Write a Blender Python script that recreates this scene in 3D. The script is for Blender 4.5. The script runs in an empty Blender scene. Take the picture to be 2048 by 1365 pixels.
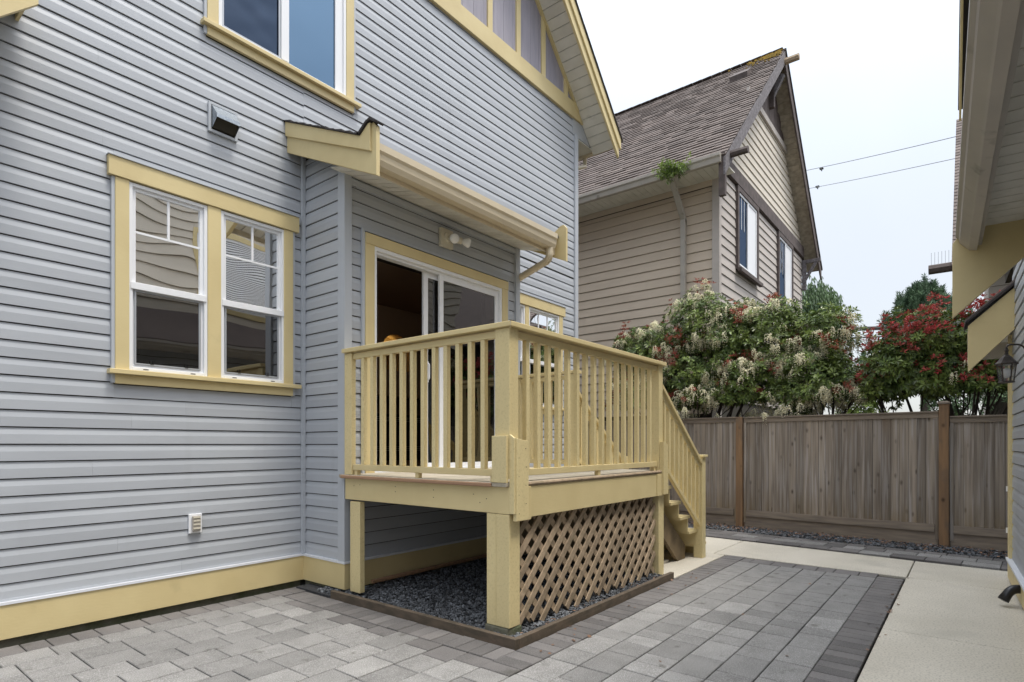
import bpy, math, random
import numpy as np
from mathutils import Vector, Matrix
from math import radians, sin, cos, pi
random.seed(7); rng = np.random.default_rng(7)
S = bpy.context.scene
COL = S.collection
# ------------------------------------------------------------------ camera
TH = radians(38.39); FPX = 1156.0; CH = 1.3
cam = bpy.data.objects.new('camera', bpy.data.cameras.new('camera')); COL.objects.link(cam)
cam.location = (0, 0, CH); cam.rotation_euler = (radians(90), 0, TH - radians(90))
cam.data.sensor_width = 36.0; cam.data.lens = 36.0 * FPX / 2048
cam.data.shift_y = (890 - 682.5) / 2048
cam.data.clip_start = 0.05; cam.data.clip_end = 2000
S.camera = cam
# ------------------------------------------------------------------ world, sun, exposure
SUN_EL, SUN_AZ = radians(70), radians(-84)      # direction to the sun (azimuth from +X towards +Y)
w = bpy.data.worlds.new('World'); S.world = w; w.use_nodes = True
nt = w.node_tree; nt.nodes.clear()
def wn(t, **k):
    n = nt.nodes.new(t)
    for a, b in k.items(): setattr(n, a, b)
    return n
out = wn('ShaderNodeOutputWorld'); add = wn('ShaderNodeAddShader')
bg1 = wn('ShaderNodeBackground'); bg2 = wn('ShaderNodeBackground')
sky = wn('ShaderNodeTexSky', sky_type='NISHITA', sun_disc=False)
sky.sun_elevation = SUN_EL; sky.sun_rotation = radians(90) - SUN_AZ
sky.dust_density = 3.0
bg1.inputs[1].default_value = 0.05
nt.links.new(sky.outputs[0], bg1.inputs[0])
tc = wn('ShaderNodeTexCoord'); sx = wn('ShaderNodeSeparateXYZ')
nt.links.new(tc.outputs['Generated'], sx.inputs[0])
mr = wn('ShaderNodeMapRange'); mr.inputs[1].default_value = 0.0; mr.inputs[2].default_value = 1.0
mr.inputs[3].default_value = 0.36; mr.inputs[4].default_value = 2.1
sq = wn('ShaderNodeMath', operation='POWER'); sq.inputs[1].default_value = 3.0
ab = wn('ShaderNodeMath', operation='MAXIMUM'); ab.inputs[1].default_value = 0.0
nt.links.new(sx.outputs[2], ab.inputs[0]); nt.links.new(ab.outputs[0], sq.inputs[0]); nt.links.new(sq.outputs[0], mr.inputs[0])
nz = wn('ShaderNodeTexNoise'); nz.inputs['Scale'].default_value = 1.6; nz.inputs['Detail'].default_value = 5
nt.links.new(tc.outputs['Generated'], nz.inputs['Vector'])
cr = wn('ShaderNodeValToRGB')
cr.color_ramp.elements[0].position = 0.35; cr.color_ramp.elements[0].color = (0.87, 0.925, 0.985, 1)
cr.color_ramp.elements[1].position = 0.65; cr.color_ramp.elements[1].color = (1.0, 1.0, 0.985, 1)
nt.links.new(nz.outputs[0], cr.inputs[0])
nt.links.new(cr.outputs[0], bg2.inputs[0]); nt.links.new(mr.outputs[0], bg2.inputs[1])
nt.links.new(bg1.outputs[0], add.inputs[0]); nt.links.new(bg2.outputs[0], add.inputs[1])
nt.links.new(add.outputs[0], out.inputs[0])
sl = bpy.data.lights.new('sun', 'SUN'); sl.energy = 1.5; sl.angle = radians(12); sl.color = (1, 0.95, 0.86)
so = bpy.data.objects.new('sun', sl); COL.objects.link(so); so.location = (10, -20, 30)
so.rotation_euler = Vector((cos(SUN_EL) * cos(SUN_AZ), cos(SUN_EL) * sin(SUN_AZ), sin(SUN_EL))).to_track_quat('Z', 'Y').to_euler()
S.view_settings.view_transform = 'Standard'; S.view_settings.look = 'None'
S.view_settings.gamma = 1; S.view_settings.use_curve_mapping = False
S.view_settings.exposure = 0.76
try:
    S.cycles.max_bounces = 8; S.cycles.diffuse_bounces = 4; S.cycles.transparent_max_bounces = 12
except Exception: pass

# ------------------------------------------------------------------ materials
def srgb(h):
    return tuple(((int(h[i:i+2], 16) / 255 + 0.055) / 1.055) ** 2.4 if int(h[i:i+2], 16) > 10 else int(h[i:i+2], 16) / 255 / 12.92 for i in (0, 2, 4))
def M(name, c1, c2=None, sc=(5, 5, 5), rough=0.6, rv=0.0, iv=0.0, bump=None, speck=None, stain=None, metal=0.0, knots=None, spec=0.5, lo=0.35, hi=0.65, off=True, tr=0.0, zst=None):
    m = bpy.data.materials.new(name); m.use_nodes = True; n = m.node_tree; N = n.nodes; L = n.links
    b = N['Principled BSDF']; b.inputs['Roughness'].default_value = rough; b.inputs['Metallic'].default_value = metal
    b.inputs['Specular IOR Level'].default_value = spec
    geo = N.new('ShaderNodeNewGeometry'); oi = N.new('ShaderNodeObjectInfo')
    va = N.new('ShaderNodeVectorMath'); va.operation = 'MULTIPLY_ADD'
    cx = N.new('ShaderNodeCombineXYZ')
    for i in range(3): L.new(oi.outputs['Random'], cx.inputs[i])
    L.new(cx.outputs[0], va.inputs[0]); va.inputs[1].default_value = (37, 53, 41) if off else (0, 0, 0); L.new(geo.outputs['Position'], va.inputs[2])
    def tex(kind, s, detail=4, src=None):
        mp = N.new('ShaderNodeVectorMath'); mp.operation = 'MULTIPLY'
        mp.inputs[1].default_value = s if isinstance(s, tuple) else (s, s, s)
        L.new(src or va.outputs[0], mp.inputs[0])
        t = N.new(kind); t.inputs['Scale'].default_value = 1
        if kind == 'ShaderNodeTexNoise': t.inputs['Detail'].default_value = detail
        L.new(mp.outputs[0], t.inputs['Vector']); return t
    def ramp(sock, lo, hi, a=0.0, bb=1.0):
        r = N.new('ShaderNodeMapRange'); r.inputs[1].default_value = lo; r.inputs[2].default_value = hi
        r.inputs[3].default_value = a; r.inputs[4].default_value = bb; L.new(sock, r.inputs[0]); return r.outputs[0]
    def mix(f, a, c, mode='MIX'):
        x = N.new('ShaderNodeMix'); x.data_type = 'RGBA'; x.blend_type = mode
        if hasattr(f, 'links'): L.new(f, x.inputs[0])
        else: x.inputs[0].default_value = f
        for s, v in ((6, a), (7, c)):
            if hasattr(v, 'links'): L.new(v, x.inputs[s])
            else: x.inputs[s].default_value = tuple(v) + (1,)
        return x.outputs[2]
    rgb = N.new('ShaderNodeRGB'); rgb.outputs[0].default_value = tuple(c1) + (1,)
    c = rgb.outputs[0]
    if c2:
        c = mix(ramp(tex('ShaderNodeTexNoise', sc).outputs[0], lo, hi), c, c2)
    if knots:
        v = tex('ShaderNodeTexVoronoi', knots[0])
        c = mix(ramp(v.outputs[0], 0.0, knots[2], 1.0, 0.0), c, knots[1])
    if speck:
        c = mix(ramp(tex('ShaderNodeTexNoise', speck[0], 2).outputs[0], 0.5, speck[3] if len(speck) > 3 else 0.62, 0, speck[1]), c, speck[2])
    if stain:
        c = mix(ramp(tex('ShaderNodeTexNoise', stain[0], 6, geo.outputs['Position']).outputs[0], stain[1], stain[1] + stain[4] if len(stain) > 4 else stain[1] + 0.12, 0, stain[3]), c, stain[2])
    if zst:      # weathering stain near the ground
        sp = N.new('ShaderNodeSeparateXYZ'); L.new(geo.outputs['Position'], sp.inputs[0])
        f = ramp(sp.outputs[2], zst[0], zst[1], zst[3], 0)
        mm = N.new('ShaderNodeMath'); mm.operation = 'MULTIPLY'; L.new(f, mm.inputs[0]); L.new(ramp(tex('ShaderNodeTexNoise', (9, 9, 2)).outputs[0], .35, .6), mm.inputs[1])
        c = mix(mm.outputs[0], c, zst[2])
    if rv:
        c = mix(1.0, c, N_gray(N, L, ramp(oi.outputs['Random'], 0, 1, 1 - rv, 1 + rv)), 'MULTIPLY')
    if iv:
        c = mix(1.0, c, N_gray(N, L, ramp(geo.outputs['Random Per Island'], 0, 1, 1 - iv, 1 + iv)), 'MULTIPLY')
    L.new(c, b.inputs['Base Color'])
    if bump:
        bp = N.new('ShaderNodeBump'); bp.inputs['Strength'].default_value = bump[1]; bp.inputs['Distance'].default_value = bump[2]
        L.new(tex('ShaderNodeTexNoise', bump[0], 3).outputs[0], bp.inputs['Height']); L.new(bp.outputs[0], b.inputs['Normal'])
    if tr:
        t = N.new('ShaderNodeBsdfTranslucent'); L.new(c, t.inputs[0])
        ms = N.new('ShaderNodeMixShader'); ms.inputs[0].default_value = tr
        L.new(b.outputs[0], ms.inputs[1]); L.new(t.outputs[0], ms.inputs[2]); L.new(ms.outputs[0], N['Material Output'].inputs[0])
    return m
def N_gray(N, L, s):
    x = N.new('ShaderNodeCombineXYZ')
    for i in range(3): L.new(s, x.inputs[i])
    return x.outputs[0]

SIDING = M('grey_vinyl', (.43, .452, .483), (.385, .405, .435), sc=(.8, .8, 2), rough=.40, rv=.035, bump=((2.2, 2.2, 5), .25, .012), stain=((7, 7, .5), .58, (.29, .30, .31), .30, .25))
TRIMG = M('grey_trim', (.44, .465, .50), rough=.45)
YEL = M('yellow_paint', (.66, .545, .29), (.61, .495, .255), sc=(3, 3, 3), rough=.5, rv=.03, bump=((20, 20, 70), .25, .003), stain=(4, .64, (.44, .36, .19), .4, .15))
YELV = M('yellow_paint_post', (.69, .575, .31), (.65, .535, .28), sc=(4, 4, 2), rough=.5, rv=.04, bump=((70, 70, 9), .3, .003), speck=((70, 70, 70), .45, (.34, .27, .14), .90), stain=(5, .66, (.42, .35, .20), .4, .15))
WHITE = M('white_vinyl', (.80, .81, .83), rough=.35)
WHITET = M('white_flashing', (.70, .72, .76), rough=.4)
SOFF = M('cream_soffit', (.68, .66, .60), (.60, .58, .52), sc=(4, 4, 4), rough=.6, rv=.04, stain=(5, .62, (.30, .30, .24), .5))
GUT = M('beige_gutter', (.62, .535, .39), (.58, .50, .36), sc=(3, 3, 3), rough=.32)
GUTG = M('taupe_gutter', (.42, .385, .335), (.37, .34, .30), sc=(4, 4, 4), rough=.4, stain=(7, .62, (.14, .13, .10), .6))
SHING = M('brown_shingles', (.15, .122, .11), (.125, .102, .093), sc=(2, 2, 2), rough=.95, iv=.26, bump=(180, .5, .004))
SHINGD = M('dark_shingles', (.06, .052, .05), (.04, .035, .035), sc=(6, 6, 6), rough=.95, iv=.3)
MOSS = M('yellow_lichen', (.42, .27, .05), (.20, .15, .05), sc=(20, 20, 20), rough=1)
FENCE = M('weathered_cedar', (.315, .265, .215), (.18, .148, .12), sc=(24, 24, 1.0), rough=.85, rv=.24, bump=((60, 60, 3), .5, .004), knots=((8, 8, 4), (.05, .033, .024), .19), speck=((34, 34, 1.3), .8, (.36, .325, .30), .66), zst=(.28, .62, (.20, .145, .075), .6), stain=((3.5, 3.5, .8), .60, (.23, .145, .075), .45, .15))
FENCEH = M('weathered_cedar_rail', (.27, .22, .17), (.19, .155, .125), sc=(28, 2, 28), rough=.85, rv=.15, bump=((60, 3, 60), .5, .004))
POSTW = M('cedar_post', (.29, .17, .085), (.20, .12, .065), sc=(16, 16, 1.6), rough=.75, rv=.1, bump=((60, 60, 4), .5, .004), knots=((4, 4, 3), (.04, .02, .01), .12), stain=((4, 4, 2), .56, (.13, .10, .075), .7))
LATT = M('lattice_wood', (.37, .28, .19), (.25, .19, .125), sc=(20, 20, 20), rough=.8, rv=.22, bump=((40, 40, 40), .4, .004), stain=(9, .6, (.16, .15, .08), .5))
DECKW = M('deck_boards', (.46, .41, .33), (.33, .29, .22), sc=(1.5, 40, 40), rough=.8, rv=.12)
DECKR = M('red_cedar_nosing', (.36, .215, .125), (.27, .16, .10), sc=(40, 2, 40), rough=.7)
STRW = M('stair_stringer', (.22, .16, .085), (.13, .095, .055), sc=(6, 20, 6), rough=.8)
PAVL = M('light_paver', (.215, .209, .20), (.165, .16, .153), sc=(6, 6, 6), rough=.9, rv=.21, bump=(220, .5, .003), speck=(170, .6, (.40, .39, .38)), stain=(5.5, .64, (.07, .065, .052), .65, .07))
PAVD = M('dark_paver', (.145, .135, .130), (.10, .094, .092), sc=(3, 3, 3), rough=.9, rv=.22, bump=(220, .5, .003), speck=(170, .5, (.21, .20, .195)), stain=(3.6, .62, (.05, .048, .038), .6, .1))
CONC = M('concrete', (.60, .555, .47), (.52, .48, .40), sc=(1.6, 1.6, 1.6), rough=.9, bump=(160, .25, .002), speck=(80, .6, (.33, .30, .255), .64), stain=(1.7, .56, (.33, .31, .26), .5, .2), off=False)
CONCM = M('mossy_concrete', (.17, .16, .12), (.09, .10, .055), sc=(9, 9, 9), rough=.95, bump=(60, .6, .01))
SAND = M('joint_sand', (.028, .026, .022), (.018, .019, .014), sc=(20, 20, 20), rough=1)
GRAV = M('blue_gravel', (.135, .143, .155), (.075, .08, .088), sc=(30, 30, 30), rough=.8, iv=.75)
GRAVB = M('gravel_bed', (.05, .053, .06), (.03, .03, .033), sc=(60, 60, 60), rough=1)
LEAFD = M('dry_leaves', (.22, .12, .07), (.13, .09, .07), sc=(30, 30, 30), rough=.9, iv=.6)
EDGE = M('edging_timber', (.115, .085, .06), (.07, .055, .038), sc=(8, 8, 20), rough=.85, bump=((30, 30, 60), .6, .005))
BROWN = M('dark_brown_wood', (.11, .085, .08), (.07, .055, .05), sc=(8, 8, 8), rough=.8)
RAKEB = M('weathered_grey_rake', (.21, .195, .205), (.11, .10, .105), sc=(25, 25, 25), rough=.9, bump=((50, 50, 50), .4, .004))
TAN = M('tan_siding', (.58, .485, .385), (.53, .44, .345), sc=(1, 1, 6), rough=.7, rv=.03, bump=((6, 4, 80), .15, .004))
TANL = M('cream_siding', (.60, .545, .46), (.55, .50, .42), sc=(2, 2, 6), rough=.7, rv=.03)
TANG = M('grey_tan_siding', (.47, .425, .39), (.43, .39, .355), sc=(2, 2, 6), rough=.7, rv=.03)
SOFFB = M('weathered_soffit', (.50, .44, .35), (.34, .29, .225), sc=(10, 10, 10), rough=.9, rv=.1)
PURP = M('mauve_boards', (.345, .325, .375), (.29, .275, .32), sc=(12, 12, 2), rough=.7, rv=.05)
INT = M('interior_brown', (.33, .245, .18), rough=.8)
INTF = M('interior_floor', (.10, .06, .035), rough=.5)
BLACK = M('black_metal', (.012, .012, .012), rough=.4)
GREYM = M('grey_louver', (.22, .21, .20), rough=.4, metal=.6)
GALV = M('galvanised', (.42, .46, .50), (.28, .32, .36), sc=(60, 60, 60), rough=.38, metal=.8)
DARK = M('dark_cavity', (.035, .03, .02), rough=.9)  # near-black; as siding backing its colour supplies the shadow line in each course gap
FIXT = M('cream_fixture', (.62, .58, .47), rough=.45)
BRONZE = M('dark_bronze', (.085, .07, .06), (.05, .042, .038), sc=(20, 20, 20), rough=.4, metal=.6)
BULB = M('frosted_bulb', (.78, .78, .76), rough=.25)
PIPE = M('black_plastic', (.014, .014, .016), rough=.35)
CABLE = M('grey_cable', (.10, .10, .10), rough=.6)
BOXG = M('grey_box', (.33, .35, .36), rough=.6)
LATM = M('screen_frame', (.45, .47, .50), rough=.4, metal=.4)
SOIL = M('soil', (.06, .045, .03), (.035, .028, .02), sc=(8, 8, 8), rough=1)
GND = M('ground_mix', (.11, .10, .085), (.075, .08, .05), sc=(.4, .4, .4), rough=1)
LEAF = M('pieris_leaf', (.19, .25, .06), (.08, .13, .035), sc=(4, 4, 4), rough=.38, iv=.6, tr=.2)
LEAFY = M('bright_leaf', (.24, .32, .06), (.13, .2, .04), sc=(3, 3, 3), rough=.5, iv=.4, tr=.3)
REDL = M('red_new_growth', (.33, .065, .05), (.24, .085, .04), sc=(3, 3, 3), rough=.5, iv=.4, tr=.25)
REDP = M('crimson_new_growth', (.52, .07, .075), (.36, .08, .06), sc=(2, 2, 2), rough=.5, iv=.45, tr=.25)
FLOW = M('ivory_blossom', (.88, .84, .64), (.80, .76, .55), sc=(6, 6, 6), rough=.7, iv=.2, tr=.2)
BARK = M('shrub_bark', (.06, .045, .035), (.035, .027, .02), sc=(10, 10, 3), rough=.9)
PINE = M('pine_needles', (.13, .20, .11), (.07, .12, .075), sc=(1, 1, 1), rough=.6, iv=.55)
WILL = M('drooping_leaf', (.12, .19, .08), (.08, .135, .065), sc=(2, 2, 2), rough=.6, iv=.4, tr=.2)
def glass(name, refl, tint, wav=0.0, wsc=2.0, rc=(1, 1, 1)):
    m = bpy.data.materials.new(name); m.use_nodes = True; n = m.node_tree; N = n.nodes; L = n.links
    N.remove(N['Principled BSDF'])
    g = N.new('ShaderNodeBsdfGlossy'); g.inputs['Roughness'].default_value = 0.01; g.inputs[0].default_value = tuple(rc) + (1,)
    t = N.new('ShaderNodeBsdfTransparent'); t.inputs[0].default_value = tuple(tint) + (1,)
    lw = N.new('ShaderNodeLayerWeight'); lw.inputs[0].default_value = .35
    mr = N.new('ShaderNodeMapRange'); mr.inputs[3].default_value = refl; mr.inputs[4].default_value = min(1, refl + .45)
    L.new(lw.outputs['Facing'], mr.inputs[0])
    x = N.new('ShaderNodeMixShader'); L.new(mr.outputs[0], x.inputs[0]); L.new(t.outputs[0], x.inputs[1]); L.new(g.outputs[0], x.inputs[2])
    L.new(x.outputs[0], N['Material Output'].inputs[0])
    if wav:
        ge = N.new('ShaderNodeNewGeometry'); nz = N.new('ShaderNodeTexNoise'); nz.inputs['Scale'].default_value = wsc; nz.inputs['Detail'].default_value = 1
        L.new(ge.outputs['Position'], nz.inputs['Vector']); b = N.new('ShaderNodeBump'); b.inputs['Distance'].default_value = wav
        L.new(nz.outputs[0], b.inputs['Height']); L.new(b.outputs[0], g.inputs['Normal'])
    return m
GLS = glass('window_glass', .82, (.45, .45, .45), .012, 1.3)
GLSD = glass('screened_glass', .20, (.22, .22, .23), .005, 1.5)
GLSC = glass('sky_tint_glass', .50, (.25, .3, .35), .008, 1.5, (.21, .33, .47))  # blue reflection colour stands in for blue sky mirrored in the pane
GLSM = glass('sky_tint_screened_glass', .25, (.10, .12, .16), .03, 3.0, (.14, .19, .28))  # sky blue painted into the reflection here too, darker for the screened pane
GLDOOR = glass('door_glass', .05, (.30, .31, .32), .02, 1.0)
GLCL = glass('clear_glass', .12, (.9, .9, .9))
def emis(name, c, s):
    m = bpy.data.materials.new(name); m.use_nodes = True; b = m.node_tree.nodes['Principled BSDF']
    b.inputs['Emission Color'].default_value = tuple(c) + (1,); b.inputs['Emission Strength'].default_value = s; return m

# ------------------------------------------------------------------ geometry helpers
class G:
    def __init__(s): s.v = []; s.f = []
    def add(s, vs, fs):
        o = len(s.v); s.v += [tuple(p) for p in vs]; s.f += [tuple(i + o for i in f) for f in fs]; return s
    def box(s, x0, x1, y0, y1, z0, z1):
        x0, x1 = sorted((x0, x1)); y0, y1 = sorted((y0, y1)); z0, z1 = sorted((z0, z1))
        return s.add([(x0,y0,z0),(x1,y0,z0),(x1,y1,z0),(x0,y1,z0),(x0,y0,z1),(x1,y0,z1),(x1,y1,z1),(x0,y1,z1)],
                     [(0,3,2,1),(4,5,6,7),(0,1,5,4),(1,2,6,5),(2,3,7,6),(3,0,4,7)])
    def prism(s, poly, ax, a, b):
        """poly 2D in the other two axes (in axis order), extruded along axis ax from a to b"""
        a, b = sorted((a, b)); n = len(poly)
        def P(q, t):
            if ax == 'x': return (t, q[0], q[1])
            if ax == 'y': return (q[0], t, q[1])
            return (q[0], q[1], t)
        vs = [P(q, a) for q in poly] + [P(q, b) for q in poly]
        area = sum(poly[i][0] * poly[(i+1) % n][1] - poly[(i+1) % n][0] * poly[i][1] for i in range(n))
        fs = [tuple(range(n)), tuple(range(2*n-1, n-1, -1))] + [((i+1) % n, i, n+i, n+(i+1) % n) for i in range(n)]
        flip = (area > 0) != (ax == 'y')
        if not flip: pass
        else: fs = [tuple(reversed(f)) for f in fs]
        return s.add(vs, fs)
    def beam(s, p, q, w, h, up=(0, 0, 1)):
        p, q = Vector(p), Vector(q); d = (q - p).normalized(); u = Vector(up)
        sd = d.cross(u).normalized() * w / 2; uu = sd.cross(d).normalized() * h / 2
        vs = [p - sd - uu, p + sd - uu, p + sd + uu, p - sd + uu, q - sd - uu, q + sd - uu, q + sd + uu, q - sd + uu]
        return s.add(vs, [(0,1,2,3),(7,6,5,4),(0,4,5,1),(1,5,6,2),(2,6,7,3),(3,7,4,0)])
    def tube(s, pts, r, n=8, caps=True):
        pts = [Vector(p) for p in pts]; rs = r if isinstance(r, (list, tuple)) else [r] * len(pts)
        o = len(s.v); ref = None
        for i, p in enumerate(pts):
            d = (pts[min(i+1, len(pts)-1)] - pts[max(i-1, 0)]).normalized()
            if ref is None: ref = d.orthogonal().normalized()
            ref = (ref - d * ref.dot(d)).normalized(); b = d.cross(ref)
            for k in range(n):
                a = 2*pi*k/n; s.v.append(tuple(p + (ref*cos(a) + b*sin(a)) * rs[i]))
        for i in range(len(pts)-1):
            for k in range(n):
                a = o+i*n+k; b2 = o+i*n+(k+1) % n; s.f.append((a, b2, b2+n, a+n))
        if caps: s.f.append(tuple(range(o+n-1, o-1, -1))); e = o+(len(pts)-1)*n; s.f.append(tuple(range(e, e+n)))
        return s
    def lathe(s, c, prof, n=12):
        o = len(s.v)
        for r, z in prof:
            for k in range(n): a = 2*pi*k/n + pi/n; s.v.append((c[0]+r*cos(a), c[1]+r*sin(a), c[2]+z))
        for i in range(len(prof)-1):
            for k in range(n): a = o+i*n+k; b = o+i*n+(k+1) % n; s.f.append((a, b, b+n, a+n))
        s.f.append(tuple(range(o+n-1, o-1, -1))); e = o+(len(prof)-1)*n; s.f.append(tuple(range(e, e+n)))
        return s
WL = {}
def tags(o, **k):
    for a, b in k.items():
        if b: o[a] = b
    return o
def root(name, label, cat, loc=(0, 0, 0), rot=0, group=None, kind=None):
    o = bpy.data.objects.new(name, None); COL.objects.link(o); o.location = loc; o.rotation_euler = (0, 0, rot)
    o.empty_display_size = .2
    WL[o.name] = Vector((0, 0, 0)) if rot else Vector(loc)
    return tags(o, label=label, category=cat, group=group, kind=kind)
def mk(name, g, mat, parent=None, bev=0.0, smooth=False, label=None, cat=None, group=None, kind=None, center=True):
    if isinstance(g, tuple): V, Fc = g
    else: V, Fc = g.v, g.f
    V = np.asarray(V, dtype=float)
    c = (V.min(0) + V.max(0)) / 2 if center else np.zeros(3)
    if parent is None: c[2] = V[:, 2].min()
    me = bpy.data.meshes.new(name); me.from_pydata((V - c).tolist(), [], Fc if isinstance(Fc, list) else Fc.tolist())
    me.materials.append(mat)
    if smooth: me.polygons.foreach_set('use_smooth', [True] * len(me.polygons))
    me.update()
    o = bpy.data.objects.new(name, me); COL.objects.link(o)
    pw = WL[parent.name] if parent else Vector((0, 0, 0))
    o.location = Vector(c) - pw
    if parent: o.parent = parent
    WL[o.name] = Vector(c)
    if bev:
        b = o.modifiers.new('bevel', 'BEVEL'); b.width = bev; b.segments = 2; b.limit_method = 'ANGLE'
    return tags(o, label=label, category=cat, group=group, kind=kind)
def B(*a): return G().box(*a)
def inst(name, me, loc, parent, rz=0, tilt=(0, 0)):
    o = bpy.data.objects.new(name, me); COL.objects.link(o); o.parent = parent
    o.location = Vector(loc) - WL[parent.name]; o.rotation_euler = (tilt[0], tilt[1], rz); return o

def lap(parent, s0, s1, z0, z1, plane, axis, sign, mat, ex=.1135, openings=(), clip=None, seams=3.4, depth=.014, name='siding_board', dutch=True, piece=None):
    """lap boards on a vertical wall; axis 'x' or 'y' is the run; plane = wall face; sign = direction the face looks along the other axis"""
    r = random.Random(int(plane * 1000) + int(z0 * 100)); z = z0; k = 0
    while z < z1 - .01:
        zt = min(z + ex, z1); e = zt - z
        if dutch: prof = [(0, .001), (depth, .001), (depth, .005), (depth * .93, e * .56), (depth * .40, e * .86), (depth * .32, e - .0065), (0, e - .0065)]
        else: prof = [(0, 0), (depth, 0), (depth, .006), (depth * .25, e - .006), (0, e - .006)]
        a, b = s0, s1
        if clip: a, b = clip(z + e / 2, a, b)
        iv = [(a, b)] if b - a > .03 else []; part = []
        for (oa, ob, oz0, oz1) in openings:
            if zt > oz0 + .004 and z < oz1 - .004:
                nv = []
                for (p, q) in iv:
                    if ob <= p or oa >= q: nv.append((p, q)); continue
                    if oa - p > .01: nv.append((p, oa))
                    if q - ob > .01: nv.append((ob, q))
                    if oz1 < zt - .008: part.append((max(p, oa), min(q, ob), oz1 + .001, zt))
                    if oz0 > z + .008: part.append((max(p, oa), min(q, ob), z, oz0 - .001))
                iv = nv
        fin = []
        for (p, q) in iv:
            x = p
            if seams:
                st = p + r.uniform(.8, seams)
                while st < q - .6:
                    fin.append((x, st - .0006, z, zt)); x = st; st += seams
            fin.append((x, q, z, zt))
        for (p, q, za, zb) in fin + part:
            pr = [(n, min(max(h, za - z), zb - z)) for n, h in prof]
            if (za, zb) != (z, zt):
                pr = [(0, za - z), (depth * .8, za - z), (depth * .6, zb - z - .007), (0, zb - z - .007)]
            mk(name, G().prism([(plane + sign * n, z + h) for n, h in pr], axis, p, q), mat, parent)
        z += ex; k += 1
def wallsheet(parent, name, s0, s1, z0, z1, y0, y1, axis, mat, openings=()):
    g = G(); cuts = sorted({s0, s1, *[c for o in openings for c in o[:2] if s0 < c < s1]})
    for a, b in zip(cuts, cuts[1:]):
        m = (a + b) / 2; zs = [(z0, z1)]
        for (oa, ob, o0, o1) in openings:
            if oa < m < ob:
                zs = [p for (p0, p1) in zs for p in ((p0, min(p1, o0)), (max(p0, o1), p1)) if p[1] - p[0] > .001]
        for (p, q) in zs:
            if axis == 'x': g.box(a, b, y0, y1, p, q)
            else: g.box(y0, y1, a, b, p, q)
    return mk(name, g, mat, parent)

# ------------------------------------------------------------------ ground
mk('ground', G().add([(-150,-150,-.09),(150,-150,-.09),(150,150,-.09),(-150,150,-.09)], [(0,1,2,3)]), GND, kind='structure', center=False)
patio = mk('patio', B(-6, 6.86, .50, 4.87, -.07, -.022), SAND, kind='structure', label='grey block paving between the siding house and the concrete path')
def skew(x, y, k): return x + k * (y - 2.3)
pav_items = []   # (dist, x, y, lx, ly, mat, rz, parentkey)
def paver(x0, x1, y0, y1, m, rz=0, key='patio'):
    pav_items.append((math.hypot((x0+x1)/2, (y0+y1)/2), (x0+x1)/2, (y0+y1)/2, x1-x0, y1-y0, m, rz, key))
GAP = .007
def inedge(x, y):   # inside the gravel bed
    return x > 2.885 and y > 2.255
# main field: rows along X
RW = .2183
pr = random.Random(3)
y = .72; row = 0
while y < 4.60:
    x = -1.2 + pr.choice([0, .11, .05, .16, .22]); yend = y + RW
    xmax = 6.64 if y < 2.0 else (2.67 if y > 2.2 else 2.5)
    if 2.0 < y < 2.1: xmax = 2.54
    dark_from = None
    while x < xmax - .03:
        l = pr.choice([.327, .327, .218, .327, .164]) if y < 2.0 and x > 2.4 else pr.choice([.27, .27, .218, .27])
        x1 = min(x + l, xmax)
        if xmax - x1 < .09: x1 = xmax
        if y > 2.2 and x1 >= xmax: x1 = xmax + pr.choice([0, 0, -.1])
        m = PAVL
        if x1 - x > .03:
            if math.hypot(x, y) > 1.6 and x > -.5: paver(x, x1 - GAP, y, yend - GAP, m)
        if x1 < xmax and xmax - x1 < .2 and y > 2.2:
            paver(x1, xmax - GAP, y, yend - GAP, PAVD); x1 = xmax
        x = x1
    y += RW; row += 1
yw = y  # darker row by the wall
x = -.6
while x < 2.95:
    l = pr.choice([.135, .16, .135]); paver(x, x + l - GAP, yw, 4.845, PAVD); x += l
# soldier bands
x = 2.54
while x < 6.86:
    paver(x, x + .1060, 2.034, 2.250, PAVD); x += .1125
x = 2.9
while x < 6.72:
    paver(x, x + .1060, .502, .716, PAVD); x += .1125
yy = .72
while yy < 2.0:
    l = pr.choice([.16, .22, .16]); l = min(l, 2.03 - yy); paver(6.645, 6.855, yy, yy + l - GAP, PAVD); yy += l
yy = 2.255
while yy < 4.60:
    paver(2.675, 2.882, yy, yy + .1060, PAVD); yy += .1125
# far strip of pavers in front of the fence (rotated with the fence)
FR = radians(-4.4)
far = mk('fence_side_paving', G().prism([(8.03, -.7), (8.98, -.7), (9.36, 4.9), (8.42, 4.9)], 'z', -.07, -.022), SAND, kind='structure', label='strip of grey pavers between the concrete and the gravel at the fence')
def flocal(xx, yl):
    return (9.31 + xx * cos(FR) - yl * sin(FR), 1.32 + xx * sin(FR) + yl * cos(FR))
for r_, (xa, xb) in enumerate([(-1.22, -.985), (-.98, -.745), (-.74, -.56)]):
    yl = -2.0
    while yl < 3.5:
        l = pr.choice([.33, .22, .33]) if r_ < 2 else .21
        cx_, cy_ = flocal((xa + xb) / 2, yl + l / 2)
        pav_items.append((math.hypot(cx_, cy_), cx_, cy_, xb - xa - GAP, l - GAP, PAVL if pr.random() < .35 and r_ < 2 else PAVD, FR, 'far')); yl += l
def paver_geo(lx, ly, h=.045, c=.004):
    a, b = lx/2, ly/2; vs = []
    for z, i in ((-h, 0), (-c, 0), (0, c)):
        vs += [(-a+i, -b+i, z), (a-i, -b+i, z), (a-i, b-i, z), (-a+i, b-i, z)]
    fs = [(0,1,5,4),(1,2,6,5),(2,3,7,6),(3,0,4,7),(4,5,9,8),(5,6,10,9),(6,7,11,10),(7,4,8,11),(8,9,10,11)]
    return vs, fs
pav_items.sort(key=lambda t: t[0]); pmesh = {}
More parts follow.
